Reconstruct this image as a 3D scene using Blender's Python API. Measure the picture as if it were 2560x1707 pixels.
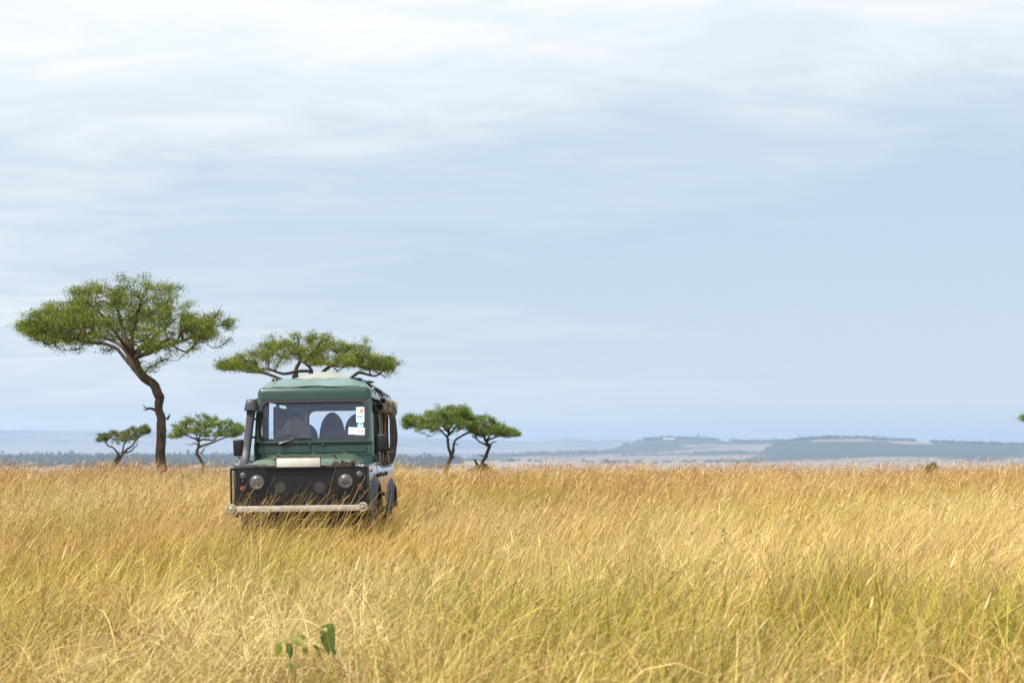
import bpy, bmesh, math, random
import numpy as np
from mathutils import Vector, Matrix, noise
R = math.radians
SC = bpy.context.scene
COL = SC.collection
for o in list(bpy.data.objects):
    bpy.data.objects.remove(o)

# ------------------------------------------------------------------ camera
F = 3555.6            # focal length in photo pixels (50 mm on a 36 mm sensor, 2560 px wide)
HZ = 1125.0           # eye level in photo pixels
CAMZ = 1.38
cam = bpy.data.cameras.new('camera')
cam.lens = 50; cam.sensor_width = 36; cam.sensor_fit = 'HORIZONTAL'
cam.shift_y = (HZ - 853.5) / 2560
cam.clip_start = 0.1; cam.clip_end = 60000
cam.dof.use_dof = True; cam.dof.focus_distance = 18.6; cam.dof.aperture_fstop = 3.2
camo = bpy.data.objects.new('camera', cam); COL.objects.link(camo)
camo.location = (0, 0, CAMZ); camo.rotation_euler = (R(90), 0, 0)
SC.camera = camo

# ------------------------------------------------------------------ sky, sun, exposure
SUN = Vector((-0.50, -0.42, 0.98)).normalized()      # towards the sun: high, behind the camera's left shoulder
SUN_EL = math.asin(SUN.z); SUN_AZ = math.atan2(SUN.x, SUN.y)
SC.view_settings.view_transform = 'Standard'; SC.view_settings.look = 'None'
SC.view_settings.exposure = 0.75; SC.view_settings.gamma = 1.0
SC.view_settings.use_curve_mapping = False
SC.render.engine = 'CYCLES'
SC.cycles.use_denoising = True; SC.cycles.use_adaptive_sampling = False
SC.cycles.denoising_input_passes = 'RGB_ALBEDO_NORMAL'; SC.cycles.denoising_prefilter = 'ACCURATE'
SC.cycles.max_bounces = 8; SC.cycles.diffuse_bounces = 3; SC.cycles.glossy_bounces = 3
SC.cycles.transmission_bounces = 4; SC.cycles.transparent_max_bounces = 12; SC.cycles.volume_bounces = 1
SC.cycles.caustics_reflective = False; SC.cycles.caustics_refractive = False
SC.cycles.sample_clamp_indirect = 4.0

class NT:
    """tiny helper to write node trees"""
    def __init__(s, tree):
        s.t = tree; tree.nodes.clear()
    def n(s, typ, **kw):
        nd = s.t.nodes.new(typ)
        for k, v in kw.items():
            if k.startswith('i_'):
                key = k[2:]
                key = int(key) if key.isdigit() else key.replace('_', ' ')
                sock = nd.inputs[key]
                if isinstance(v, bpy.types.NodeSocket): s.t.links.new(v, sock)
                else: sock.default_value = v
            else: setattr(nd, k, v)
        return nd
    def l(s, a, b): s.t.links.new(a, b)
    def math(s, op, a, b=None, c=None, clamp=False):
        nd = s.t.nodes.new('ShaderNodeMath'); nd.operation = op; nd.use_clamp = clamp
        for i, v in enumerate((a, b, c)):
            if v is None: continue
            if isinstance(v, bpy.types.NodeSocket): s.t.links.new(v, nd.inputs[i])
            else: nd.inputs[i].default_value = v
        return nd.outputs[0]
    def mix(s, f, a, b, blend='MIX'):
        nd = s.t.nodes.new('ShaderNodeMix'); nd.data_type = 'RGBA'; nd.blend_type = blend
        for sock, v in ((nd.inputs[0], f), (nd.inputs[6], a), (nd.inputs[7], b)):
            if isinstance(v, bpy.types.NodeSocket): s.t.links.new(v, sock)
            elif isinstance(v, (int, float)): sock.default_value = v
            else: sock.default_value = (*v, 1) if len(v) == 3 else v
        return nd.outputs[2]
    def ramp(s, f, stops, interp='LINEAR'):
        nd = s.t.nodes.new('ShaderNodeValToRGB'); cr = nd.color_ramp; cr.interpolation = interp
        while len(cr.elements) < len(stops): cr.elements.new(0.5)
        for e, (p, c) in zip(cr.elements, stops):
            e.position = p
            e.color = (c, c, c, 1) if isinstance(c, (int, float)) else (*c, 1)
        s.t.links.new(f, nd.inputs[0]); return nd.outputs[0]
    def noise(s, vec, scale, detail=3, rough=.5, dist=0.0):
        nd = s.t.nodes.new('ShaderNodeTexNoise')
        nd.inputs['Scale'].default_value = scale; nd.inputs['Detail'].default_value = detail
        nd.inputs['Roughness'].default_value = rough; nd.inputs['Distortion'].default_value = dist
        if vec is not None: s.t.links.new(vec, nd.inputs['Vector'])
        return nd.outputs[0]
    def mapping(s, vec, scale=(1, 1, 1), loc=(0, 0, 0)):
        nd = s.t.nodes.new('ShaderNodeMapping')
        nd.inputs['Scale'].default_value = scale; nd.inputs['Location'].default_value = loc
        s.t.links.new(vec, nd.inputs['Vector']); return nd.outputs[0]

wd = bpy.data.worlds.new('World'); SC.world = wd; wd.use_nodes = True
w = NT(wd.node_tree)
sky = w.n('ShaderNodeTexSky', sky_type='NISHITA', sun_disc=False, sun_elevation=SUN_EL,
          sun_rotation=SUN_AZ, air_density=1.0, dust_density=1.2, ozone_density=1.0, altitude=1500)
tc = w.n('ShaderNodeTexCoord')
sep = w.n('ShaderNodeSeparateXYZ'); w.l(tc.outputs['Generated'], sep.inputs[0])
# a high cloud deck: project the direction on a plane overhead
dz = w.math('ADD', w.math('MAXIMUM', sep.outputs[2], 0.0), 0.10)
cu = w.math('DIVIDE', sep.outputs[0], dz); cv = w.math('DIVIDE', sep.outputs[1], dz)
cx = w.n('ShaderNodeCombineXYZ'); w.l(cu, cx.inputs[0]); w.l(cv, cx.inputs[1])
P = cx.outputs[0]
n1 = w.noise(w.mapping(P, (0.55, 0.8, 1), (3.1, 1.7, 0)), 1.0, 5, .55, .6)
n2 = w.noise(w.mapping(P, (1.3, 2.6, 1), (7.3, 4.2, 0)), 1.6, 6, .6, .8)
n3 = w.noise(w.mapping(P, (0.25, 0.35, 1), (1.0, 8.0, 0)), 1.0, 2, .5, 0)
# streak bank: cloud cover grows with height in the sky (the deck is thinner towards the horizon)
elev = w.math('ARCSINE', sep.outputs[2])
cov = w.ramp(elev, [(0.0, .22), (.06, .12), (.12, .06), (.18, .12), (.23, .48), (.28, .92), (.33, 1.0), (.6, .7), (1.0, .5)])
side = w.math('MULTIPLY', sep.outputs[0], -0.95)
m = w.math('ADD', w.math('MULTIPLY', n1, 1.0), w.math('MULTIPLY', n2, .50))
m = w.math('ADD', m, w.math('MULTIPLY', n3, .5))
m = w.math('ADD', w.math('SUBTRACT', m, 1.0), w.math('ADD', w.math('MULTIPLY', cov, 1.0), side))
mask = w.ramp(m, [(0.0, 0.05), (.25, .22), (.62, .75), (.95, 1.0)], 'EASE')
cloudcol = w.mix(w.ramp(n2, [(.36, 0.0), (.64, 1.0)]), (5.2, 5.68, 5.95), (6.1, 6.15, 6.2))
air = w.mix(w.ramp(elev, [(.02, 0.0), (.16, 1.0)]), (3.75, 4.12, 4.50), (3.22, 4.06, 4.80))     # milky towards the horizon
base = w.mix(.90, sky.outputs[0], air)
skycol = w.mix(mask, base, cloudcol)
bg = w.n('ShaderNodeBackground', i_Strength=0.1)
w.l(skycol, bg.inputs[0])
wo = w.n('ShaderNodeOutputWorld'); w.l(bg.outputs[0], wo.inputs[0])

sl = bpy.data.lights.new('sun', 'SUN'); sl.energy = 4.4; sl.angle = R(4.0); sl.color = (1, .955, .88)
slo = bpy.data.objects.new('sun', sl); COL.objects.link(slo)
slo.rotation_euler = (-SUN).to_track_quat('-Z', 'Y').to_euler()
slo.location = (0, 0, 40)

# ------------------------------------------------------------------ helpers
def tag(o, label=None, cat=None, group=None, kind=None):
    if label: o['label'] = label
    if cat: o['category'] = cat
    if group: o['group'] = group
    if kind: o['kind'] = kind
    return o
def thing(name, loc, label, cat, group=None, rot=(0, 0, 0)):
    o = bpy.data.objects.new(name, None); COL.objects.link(o)
    o.empty_display_size = .3
    o.location = loc; o.rotation_euler = rot
    return tag(o, label, cat, group)
def link_mesh(name, me, mat, parent=None):
    o = bpy.data.objects.new(name, me); COL.objects.link(o)
    for mm in (mat if isinstance(mat, (list, tuple)) else [mat]): me.materials.append(mm)
    if parent is not None: o.parent = parent
    return o
def np_mesh(name, verts, quads=None, tris=None, col=None, smooth=False):
    """fast mesh from numpy arrays"""
    me = bpy.data.meshes.new(name)
    verts = np.asarray(verts, np.float32)
    me.vertices.add(len(verts)); me.vertices.foreach_set('co', verts.ravel())
    parts = []; starts = []; tot = []
    k = 0
    if quads is not None and len(quads):
        quads = np.asarray(quads, np.int32); parts.append(quads.ravel())
        starts.append(np.arange(len(quads), dtype=np.int32) * 4); tot.append(np.full(len(quads), 4, np.int32)); k = len(quads) * 4
    if tris is not None and len(tris):
        tris = np.asarray(tris, np.int32); parts.append(tris.ravel())
        starts.append(k + np.arange(len(tris), dtype=np.int32) * 3); tot.append(np.full(len(tris), 3, np.int32))
    idx = np.concatenate(parts); st = np.concatenate(starts); tt = np.concatenate(tot)
    me.loops.add(len(idx)); me.loops.foreach_set('vertex_index', idx)
    me.polygons.add(len(st)); me.polygons.foreach_set('loop_start', st); me.polygons.foreach_set('loop_total', tt)
    if smooth: me.polygons.foreach_set('use_smooth', np.ones(len(st), bool))
    if col is not None:
        a = me.attributes.new('tint', 'FLOAT_COLOR', 'POINT')
        c = np.ones((len(verts), 4), np.float32); c[:, :3] = col
        a.data.foreach_set('color', c.ravel())
    me.update(calc_edges=True)
    return me
def bm_obj(name, bm, mat, parent=None, sharp=38, yshift=0.0):
    bmesh.ops.recalc_face_normals(bm, faces=bm.faces[:])
    if yshift:
        for v in bm.verts: v.co.y += yshift
    lim = R(sharp)
    for f in bm.faces: f.smooth = True
    for e in bm.edges:
        if len(e.link_faces) == 2:
            e.smooth = e.calc_face_angle(0) < lim
        else: e.smooth = False
    me = bpy.data.meshes.new(name); bm.to_mesh(me); bm.free()
    return link_mesh(name, me, mat, parent)

def mat_principled(name, color, rough=.5, metal=0.0, spec=.5, coat=0.0, var=0.0, vscale=4.0, bump=0.0, bscale=40.0, dark=None):
    m = bpy.data.materials.new(name); m.use_nodes = True
    t = NT(m.node_tree)
    p = t.n('ShaderNodeBsdfPrincipled', i_Roughness=rough, i_Metallic=metal)
    p.inputs['Specular IOR Level'].default_value = spec
    p.inputs['Coat Weight'].default_value = coat; p.inputs['Coat Roughness'].default_value = .08
    tcn = t.n('ShaderNodeTexCoord')
    if var > 0:
        nz = t.noise(tcn.outputs['Object'], vscale, 5, .6)
        f = t.ramp(nz, [(.3, 0.0), (.7, 1.0)])
        c2 = dark if dark else tuple(c * (1 - var) for c in color)
        t.l(t.mix(f, c2, color), p.inputs['Base Color'])
    else: p.inputs['Base Color'].default_value = (*color, 1)
    if bump > 0:
        nb = t.noise(tcn.outputs['Object'], bscale, 4, .6)
        b = t.n('ShaderNodeBump', i_Strength=bump, i_Distance=.02); t.l(nb, b.inputs['Height'])
        t.l(b.outputs[0], p.inputs['Normal'])
    o = t.n('ShaderNodeOutputMaterial'); t.l(p.outputs[0], o.inputs[0])
    return m
def mat_leafy(name, trans=.35, rough=.55, spec=.3, tint_scale=1.0):
    """two-sided plant material, colour from the mesh's own tint attribute"""
    m = bpy.data.materials.new(name); m.use_nodes = True
    t = NT(m.node_tree)
    a = t.n('ShaderNodeAttribute', attribute_name='tint')
    p = t.n('ShaderNodeBsdfPrincipled', i_Roughness=rough); p.inputs['Specular IOR Level'].default_value = spec
    t.l(a.outputs['Color'], p.inputs['Base Color'])
    tr = t.n('ShaderNodeBsdfTranslucent'); t.l(a.outputs['Color'], tr.inputs[0])
    mx = t.n('ShaderNodeMixShader', i_0=trans); t.l(p.outputs[0], mx.inputs[1]); t.l(tr.outputs[0], mx.inputs[2])
    o = t.n('ShaderNodeOutputMaterial'); t.l(mx.outputs[0], o.inputs[0])
    return m

def wx(px, d): return (px - 1280.0) * d / F
def wz(py, d): return CAMZ - (py - HZ) * d / F
def interp(profile, x):
    xs = [p[0] for p in profile]; ys = [p[1] for p in profile]
    return np.interp(x, xs, ys)
def ground_z(d):
    """height of the ground at distance d in front of the camera: a flat rise that falls away past its crest"""
    d = np.asarray(d, float)
    a = np.clip(d - 48.0, 0, 70.0)
    z = -(a ** 2) / 2800.0
    z = z - 12.0 * (1 - np.exp(-np.clip(d - 118.0, 0, None) / 240.0))
    z = np.where(d > 518, z - np.minimum((d - 518) * 0.02, 27.0), z)
    return np.maximum(z, -40.0)
def ground_xy(x, y):
    """the plain with a low wooded swell on the left"""
    d = np.hypot(x, y)
    s = 1 / (1 + np.exp((np.asarray(x, float) + 20.0) / 160.0)) * np.where(np.asarray(y) > 0, 1, 0)
    return ground_z(d) + s * 12.0 * np.exp(-((d - 4200.0) / 900.0) ** 2)
# ------------------------------------------------------------------ ground
def mat_ground():
    m = bpy.data.materials.new('savanna_soil'); m.use_nodes = True
    t = NT(m.node_tree)
    g = t.n('ShaderNodeNewGeometry'); pos = g.outputs['Position']
    n1 = t.noise(pos, 9.0, 6, .65); n2 = t.noise(pos, .6, 4, .5)
    c = t.mix(t.ramp(n1, [(.3, 0.), (.7, 1.)]), (.10, .068, .032), (.22, .155, .07))
    c = t.mix(t.ramp(n2, [(.4, 0.), (.65, .6)]), c, (.13, .12, .04))
    # the far plain: dry grass with long darker streaks of scrub
    far = t.mapping(pos, (.0011, .0042, 1)); n3 = t.noise(far, 1.0, 5, .6)
    cf = t.mix(t.ramp(n3, [(.50, 0.), (.66, 1.)]), (.30, .24, .18), (.13, .12, .08))
    sp = t.n('ShaderNodeSeparateXYZ'); t.l(pos, sp.inputs[0])
    f = t.math('MULTIPLY', t.math('SUBTRACT', sp.outputs[1], 150.0), .004, clamp=True)
    c = t.mix(f, c, cf)
    p = t.n('ShaderNodeBsdfPrincipled', i_Roughness=.95); p.inputs['Specular IOR Level'].default_value = .1
    t.l(c, p.inputs['Base Color'])
    b = t.n('ShaderNodeBump', i_Strength=.5, i_Distance=.05); t.l(n1, b.inputs['Height']); t.l(b.outputs[0], p.inputs['Normal'])
    o = t.n('ShaderNodeOutputMaterial'); t.l(p.outputs[0], o.inputs[0])
    return m
def build_ground():
    rad = np.concatenate([np.linspace(.3, 44, 40), np.linspace(46, 130, 60), np.geomspace(134, 26000, 90)])
    A = 144
    ang = np.linspace(0, 2 * math.pi, A, endpoint=False)
    rr, aa = np.meshgrid(rad, ang, indexing='ij')
    x = rr * np.sin(aa); y = rr * np.cos(aa)
    z = ground_xy(x, y)
    v = np.stack([x, y, z], -1).reshape(-1, 3)
    i, j = np.meshgrid(np.arange(len(rad) - 1), np.arange(A), indexing='ij')
    a = i * A + j; b = i * A + (j + 1) % A
    q = np.stack([a, b, b + A, a + A], -1).reshape(-1, 4)
    c0 = len(v); v = np.concatenate([v, [[0, 0, 0]]])
    t = np.stack([np.full(A, c0), (np.arange(A) + 1) % A, np.arange(A)], -1)
    o = link_mesh('ground', np_mesh('ground', v, q[:, ::-1], t[:, ::-1], smooth=True), mat_ground())
    tag(o, kind='structure')
    return o
build_ground()

# ------------------------------------------------------------------ hills
def mat_hill(name, seed, wood=(.030, .040, .026), dry=(.205, .160, .130), bias=0.0, sx=.0011, sy=.004, sz=.012):
    m = bpy.data.materials.new(name); m.use_nodes = True
    t = NT(m.node_tree)
    g = t.n('ShaderNodeNewGeometry'); pos = g.outputs['Position']
    a = t.n('ShaderNodeAttribute', attribute_name='tint')      # red: how wooded the slope is
    s = t.n('ShaderNodeSeparateColor'); t.l(a.outputs['Color'], s.inputs[0])
    n1 = t.noise(t.mapping(pos, (sx, sy, sz), (seed, seed * 2, 0)), 1.0, 6, .6, .4)
    n2 = t.noise(t.mapping(pos, (.02, .02, .03), (seed, 0, 0)), 1.0, 5, .65)
    v = t.math('ADD', t.math('ADD', t.math('MULTIPLY', n1, .8), t.math('MULTIPLY', n2, .30)), s.outputs[0])
    f = t.ramp(v, [(.93, 0.), (1.07, 1.)])
    wd_ = t.mix(n2, tuple(c * .7 for c in wood), tuple(c * 1.4 for c in wood))
    c = t.mix(f, dry, wd_)
    p = t.n('ShaderNodeBsdfPrincipled', i_Roughness=.95); p.inputs['Specular IOR Level'].default_value = .05
    t.l(c, p.inputs['Base Color'])
    o = t.n('ShaderNodeOutputMaterial'); t.l(p.outputs[0], o.inputs[0])
    return m
def ridge(x0, x1, nx, rows, rough, mat, name, seed=0.0):
    """rows: list of (distance, profile px->py or None for plain height, woodedness profile)"""
    xs = np.linspace(x0, x1, nx)
    V = []; T = []
    for k, (d, prof, wood) in enumerate(rows):
        y = interp(prof, xs)
        z = wz(y, d)
        X = wx(xs, d)
        if rough:
            for i in range(nx):
                p = Vector((X[i] * .004 + seed, d * .004, k * .7))
                z[i] += rough * (d / 6000) * (noise.fractal(p, 1.0, 2.0, 4) * 8 + noise.noise(p * 9) * 2) * (0.25 if k == 0 else 1)
        V.append(np.stack([X, np.full(nx, d) + 40 * np.sin(xs * .011 + k), z], -1))
        wv = interp(wood, xs)
        T.append(np.stack([wv, wv, wv], -1))
    v = np.concatenate(V); c = np.concatenate(T)
    i, j = np.meshgrid(np.arange(len(rows) - 1), np.arange(nx - 1), indexing='ij')
    a = i * nx + j
    q = np.stack([a, a + 1, a + nx + 1, a + nx], -1).reshape(-1, 4)
    o = link_mesh(name, np_mesh(name, v, q, col=c, smooth=True), mat)
    tag(o, kind='structure')
    return o
def flat(v): return [(-9000, v), (9000, v)]
# far blue escarpment (flat top on the left, a low hump right of centre)
PF = [(-3000, 1078), (-800, 1075), (0, 1076), (430, 1075), (700, 1081), (1000, 1091), (1200, 1101), (1341, 1103), (1385, 1098), (1425, 1091.5), (1471, 1101), (1581, 1098), (1800, 1104), (2200, 1108), (5000, 1100)]
ridge(-1800, 4200, 420, [(11500, flat(1133), flat(.2)), (12300, [(a, 1128 - (1128 - b) * .55) for a, b in PF], flat(.4)),
      (13000, PF, flat(.4)), (16000, [(a, b + 4) for a, b in PF], flat(.4)), (17500, flat(1131), flat(.2))],
      .35, mat_hill('far_escarpment', 4.0), 'far_hills', 4.0)
# left table hill of the right-hand range, with pale clearings on its long apron
PM = [(850, 1143), (1100, 1146), (1180, 1144), (1240, 1140), (1356, 1134), (1500, 1131), (1543, 1125), (1572, 1110), (1607, 1100), (1673, 1096), (1760, 1099), (1861, 1105), (1919, 1104), (2000, 1103), (2300, 1108), (2700, 1110)]
def lower(prof, k, add, base=1150): return [(a, base - (base - b) * k + add) for a, b in prof]
ridge(840, 2700, 300, [
    (5400, flat(1152.5), flat(.36)),
    (5800, [(840, 1150), (1100, 1149), (1500, 1142), (1900, 1139), (2700, 1140)], [(840, .5), (1240, .50), (1300, .34), (1500, .34), (1900, .36), (2700, .4)]),
    (6300, [(840, 1149), (1100, 1147), (1300, 1139), (1500, 1135), (1700, 1126), (1900, 1121), (2700, 1125)], [(840, .5), (1300, .45), (1450, .42), (1500, .36), (1600, .48), (1800, .44), (1900, .30), (2700, .4)]),
    (6800, [(840, 1148), (1100, 1146), (1300, 1137), (1500, 1133.5), (1570, 1122), (1640, 1114), (1700, 1113), (1800, 1111), (1930, 1113), (2700, 1118)], [(840, .6), (1500, .6), (1540, .55), (1690, .55), (1720, .36), (1930, .30), (2700, .5)]),
    (7300, PM, flat(.85)),
    (8300, [(a, b + 1.5) for a, b in PM], flat(.85)),
    (9500, flat(1140), flat(.5))], .5, mat_hill('table_hill', 1.3), 'hills', 1.3)
# wooded scarp on the right
PR = [(1700, 1150), (1860, 1149), (1900, 1136), (1940, 1112), (1975, 1102), (2019, 1097), (2053, 1094.5), (2146, 1094.5), (2241, 1100), (2313, 1103), (2386, 1107), (2516, 1111), (2600, 1110), (2900, 1106), (3600, 1100), (4600, 1104)]
ridge(1760, 4500, 320, [
    (4600, flat(1157.0), flat(.15)),
    (4760, [(1760, 1156.4), (1880, 1156), (2019, 1152), (2198, 1144), (2400, 1147), (2560, 1150), (4600, 1147)], flat(.36)),
    (4780, [(1760, 1155.2), (1880, 1155), (2019, 1151), (2198, 1143), (2400, 1146), (2560, 1149), (4600, 1146)], flat(.36)),
    (4950, [(1760, 1155), (1860, 1154.5), (1900, 1150), (2019, 1140), (2198, 1134), (2300, 1136), (2560, 1138), (4600, 1134)], [(1760, .34), (1900, .46), (1960, .52), (2100, .8), (4600, .85)]),
    (5300, [(a, min(1154, 1150 - (1150 - b) * .62)) for a, b in PR], flat(.88)),
    (5700, [(a, min(1154, 1150 - (1150 - b) * .86)) for a, b in PR], [(1760, .8), (2000, .7), (2040, .30), (2130, .24), (2200, .45), (2260, .26), (2320, .30), (2350, .8), (4600, .9)]),
    (6000, PR, [(1760, .8), (2000, .7), (2040, .28), (2090, .50), (2160, .26), (2200, .5), (2260, .28), (2320, .3), (2350, .8), (4600, .85)]),
    (6600, [(a, min(1151, b + 1.5)) for a, b in PR], flat(.8)),
    (7500, flat(1151), flat(.5))], .5, mat_hill('wooded_scarp', 7.7), 'hills', 7.7)

# ------------------------------------------------------------------ far woodland: scrub crowns made of leafy clumps
def clump_mesh(name, centers, sizes, per, tint, seed, squash=.8):
    rng = np.random.default_rng(seed)
    n = len(centers)
    c = np.repeat(centers, per, 0); s = np.repeat(sizes, per)[:, None]
    off = rng.normal(size=(n * per, 3)) * [.36, .36, .30 * squash] * s
    off[:, 2] = np.abs(off[:, 2]) * 1.5 - .1 * s[:, 0]
    p = c + off
    a = rng.normal(size=(n * per, 3)); a /= np.linalg.norm(a, axis=1)[:, None]
    b = np.cross(a, rng.normal(size=(n * per, 3))); b /= np.linalg.norm(b, axis=1)[:, None]
    h = s * rng.uniform(.16, .34, (n * per, 1))
    v = np.stack([p - a * h, p + b * h * .8, p + a * h, p - b * h * .8], 1).reshape(-1, 3)
    q = np.arange(n * per * 4).reshape(-1, 4)
    tn = np.asarray(tint)[None] * rng.uniform(.8, 1.2, (n, 1))
    col = np.repeat(np.repeat(tn, per, 0), 4, 0)
    return np_mesh(name, v, q, col=col)
M_FARLEAF = mat_leafy('far_foliage', .2, .8, .1)
def scrub(name, rows, per, seed, tint=(.050, .065, .030)):
    """rows: (n, px0, px1, d0, d1, size0, size1, profile or None)"""
    rng = np.random.default_rng(seed); C = []; S = []
    for (n, a, b, d0, d1, s0, s1, prof) in rows:
        px = rng.uniform(a, b, n); d = rng.uniform(d0, d1, n)
        keep = np.array([noise.noise(Vector((px[i] * .018 + seed, d[i] * .002, 0))) > -.25 for i in range(n)])
        px, d = px[keep], d[keep]
        z = wz(interp(prof, px), d) if prof is not None else ground_xy(wx(px, d), d)
        C.append(np.stack([wx(px, d), d, z], -1)); S.append(rng.uniform(s0, s1, len(px)))
    C = np.concatenate(C); S = np.concatenate(S)
    o = link_mesh(name, clump_mesh(name, C, S, per, tint, seed), M_FARLEAF)
    return tag(o, kind='stuff')
o = scrub('distant_woodland', [
    (1600, -1300, 1120, 3050, 3750, 9, 15, None), (1900, -1300, 1150, 3700, 4300, 13, 22, None), (1600, -1300, 640, 4200, 4800, 14, 26, None),
    (300, -900, 1300, 5000, 5800, 10, 18, None), (160, -900, 1300, 6200, 9000, 12, 18, None),
    (60, 1150, 1900, 4300, 5200, 8, 14, None)], 34, 11)
tag(o, 'hazy blue-green band of distant trees along the plain beyond the grass crest', 'woodland')
o = scrub('hillside_scrub', [
    (900, 1180, 1960, 7200, 7400, 10, 20, PM), (500, 1240, 1560, 6300, 6800, 10, 18, [(840, 1149), (1300, 1139), (1500, 1136), (1600, 1130)]),
    (1100, 1900, 3000, 5900, 6080, 8, 15, PR),
    (90, 1450, 1950, 5900, 6500, 8, 14, [(1450, 1141), (1700, 1131), (1950, 1128)])], 16, 23)
tag(o, 'blue-green bush and scrub covering the tops and slopes of the hazy range', 'scrub')

# ------------------------------------------------------------------ the air
def build_haze():
    bm = bmesh.new()
    bmesh.ops.create_cube(bm, size=1.0)
    for v in bm.verts:
        v.co = Vector((v.co.x * 44000, v.co.y * 44000, -42.0 if v.co.z < 0 else 196.0))
    me = bpy.data.meshes.new('haze'); bm.to_mesh(me); bm.free()
    m = bpy.data.materials.new('air'); m.use_nodes = True
    t = NT(m.node_tree)
    pv = t.n('ShaderNodeVolumePrincipled')
    pv.inputs['Color'].default_value = (.455, .615, .86, 1); pv.inputs['Density'].default_value = HAZE
    pv.inputs['Anisotropy'].default_value = 0.1
    o_ = t.n('ShaderNodeOutputMaterial'); t.l(pv.outputs[0], o_.inputs['Volume'])
    o = link_mesh('haze', me, m)
    tag(o, 'pale blue haze over the plain', 'haze', kind='stuff')
HAZE = 0.00012
build_haze()
# ------------------------------------------------------------------ acacia trees
def mat_bark(name, c1, c2):
    m = bpy.data.materials.new(name); m.use_nodes = True
    t = NT(m.node_tree)
    tcn = t.n('ShaderNodeTexCoord')
    a = t.noise(t.mapping(tcn.outputs['Object'], (14, 14, 2.6)), 1.0, 6, .65, .3)
    b = t.noise(tcn.outputs['Object'], 2.2, 3, .5)
    c = t.mix(t.ramp(a, [(.35, 0.), (.62, 1.)]), c1, c2)
    c = t.mix(t.ramp(b, [(.45, 0.), (.7, .45)]), c, tuple(x * 1.35 for x in c2))
    p = t.n('ShaderNodeBsdfPrincipled', i_Roughness=.9); p.inputs['Specular IOR Level'].default_value = .15
    t.l(c, p.inputs['Base Color'])
    bp = t.n('ShaderNodeBump', i_Strength=1.0, i_Distance=.08); t.l(a, bp.inputs['Height']); t.l(bp.outputs[0], p.inputs['Normal'])
    o = t.n('ShaderNodeOutputMaterial'); t.l(p.outputs[0], o.inputs[0])
    return m
M_BARK = mat_bark('acacia_bark', (.030, .022, .017), (.135, .096, .070))
M_BARK_DARK = mat_bark('acacia_bark_dark', (.038, .028, .022), (.095, .068, .050))
M_LEAF = mat_leafy('acacia_leaf', .38, .5, .35)

def tube_mesh(chains, name):
    """chains: list of (points Nx3, radii N, sides)"""
    V = []; Q = []; base = 0
    for pts, rad, k in chains:
        pts = np.asarray(pts, float); n = len(pts)
        tang = np.gradient(pts, axis=0); tang /= (np.linalg.norm(tang, axis=1)[:, None] + 1e-9)
        ref = np.array([0.13, .97, .2]) if abs(tang[0][1]) < .8 else np.array([1., 0, .1])
        u = np.cross(tang, ref); u /= (np.linalg.norm(u, axis=1)[:, None] + 1e-9)
        w_ = np.cross(tang, u)
        th = np.linspace(0, 2 * math.pi, k, endpoint=False)
        r = np.asarray(rad)[:, None]
        ring = pts[:, None, :] + (u[:, None, :] * np.cos(th)[None, :, None] + w_[:, None, :] * np.sin(th)[None, :, None]) * r[:, :, None]
        V.append(ring.reshape(-1, 3))
        i, j = np.meshgrid(np.arange(n - 1), np.arange(k), indexing='ij')
        a = base + i * k + j; b = base + i * k + (j + 1) % k
        Q.append(np.stack([a, b, b + k, a + k], -1).reshape(-1, 4))
        base += n * k
    return np_mesh(name, np.concatenate(V), np.concatenate(Q), smooth=True)
def unit3(a): return a / (np.linalg.norm(a) + 1e-9)
def smooth_path(pts, n):
    """Catmull-Rom resample of rows (any columns)"""
    P_ = np.asarray(pts, float); m_ = len(P_)
    if m_ < 3: 
        t = np.linspace(0, 1, n)[:, None]; return P_[0] * (1 - t) + P_[-1] * t
    E = np.concatenate([[2 * P_[0] - P_[1]], P_, [2 * P_[-1] - P_[-2]]])
    out = []
    for t in np.linspace(0, m_ - 1 - 1e-6, n):
        i = int(t); f = t - i
        p0, p1, p2, p3 = E[i], E[i + 1], E[i + 2], E[i + 3]
        out.append(.5 * ((2 * p1) + (p2 - p0) * f + (2 * p0 - 5 * p1 + 4 * p2 - p3) * f * f + (3 * p1 - p0 - 3 * p2 + p3) * f ** 3))
    return np.array(out)

def leaf_mesh(name, pts, spread, per, size, seed, palette, flat=.5, tips=None):
    rng = np.random.default_rng(seed)
    n = len(pts)
    N = n * per
    c = np.repeat(pts, per, 0)
    off = rng.normal(size=(N, 3)) * [1, 1, flat] * spread
    p = c + off
    a = rng.normal(size=(N, 3)); a /= np.linalg.norm(a, axis=1)[:, None]
    b = np.cross(a, rng.normal(size=(N, 3))); b /= np.linalg.norm(b, axis=1)[:, None]
    s = size * rng.uniform(.6, 1.35, (N, 1))
    v = np.stack([p - a * s, p + b * s * .42, p + a * s, p - b * s * .42], 1).reshape(-1, 3)
    q = np.arange(N * 4).reshape(-1, 4)
    pal = np.asarray(palette)
    k = rng.random(n)[:, None]
    base = (pal[0] * (1 - k) + pal[1] * k) * rng.uniform(.75, 1.3, (n, 1))
    yel = rng.random(n) < .035
    base[yel] = pal[2]
    col = np.repeat(base, per, 0) * rng.uniform(.7, 1.3, (N, 1))
    return np_mesh(name, v, q, col=np.repeat(col, 4, 0))

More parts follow.
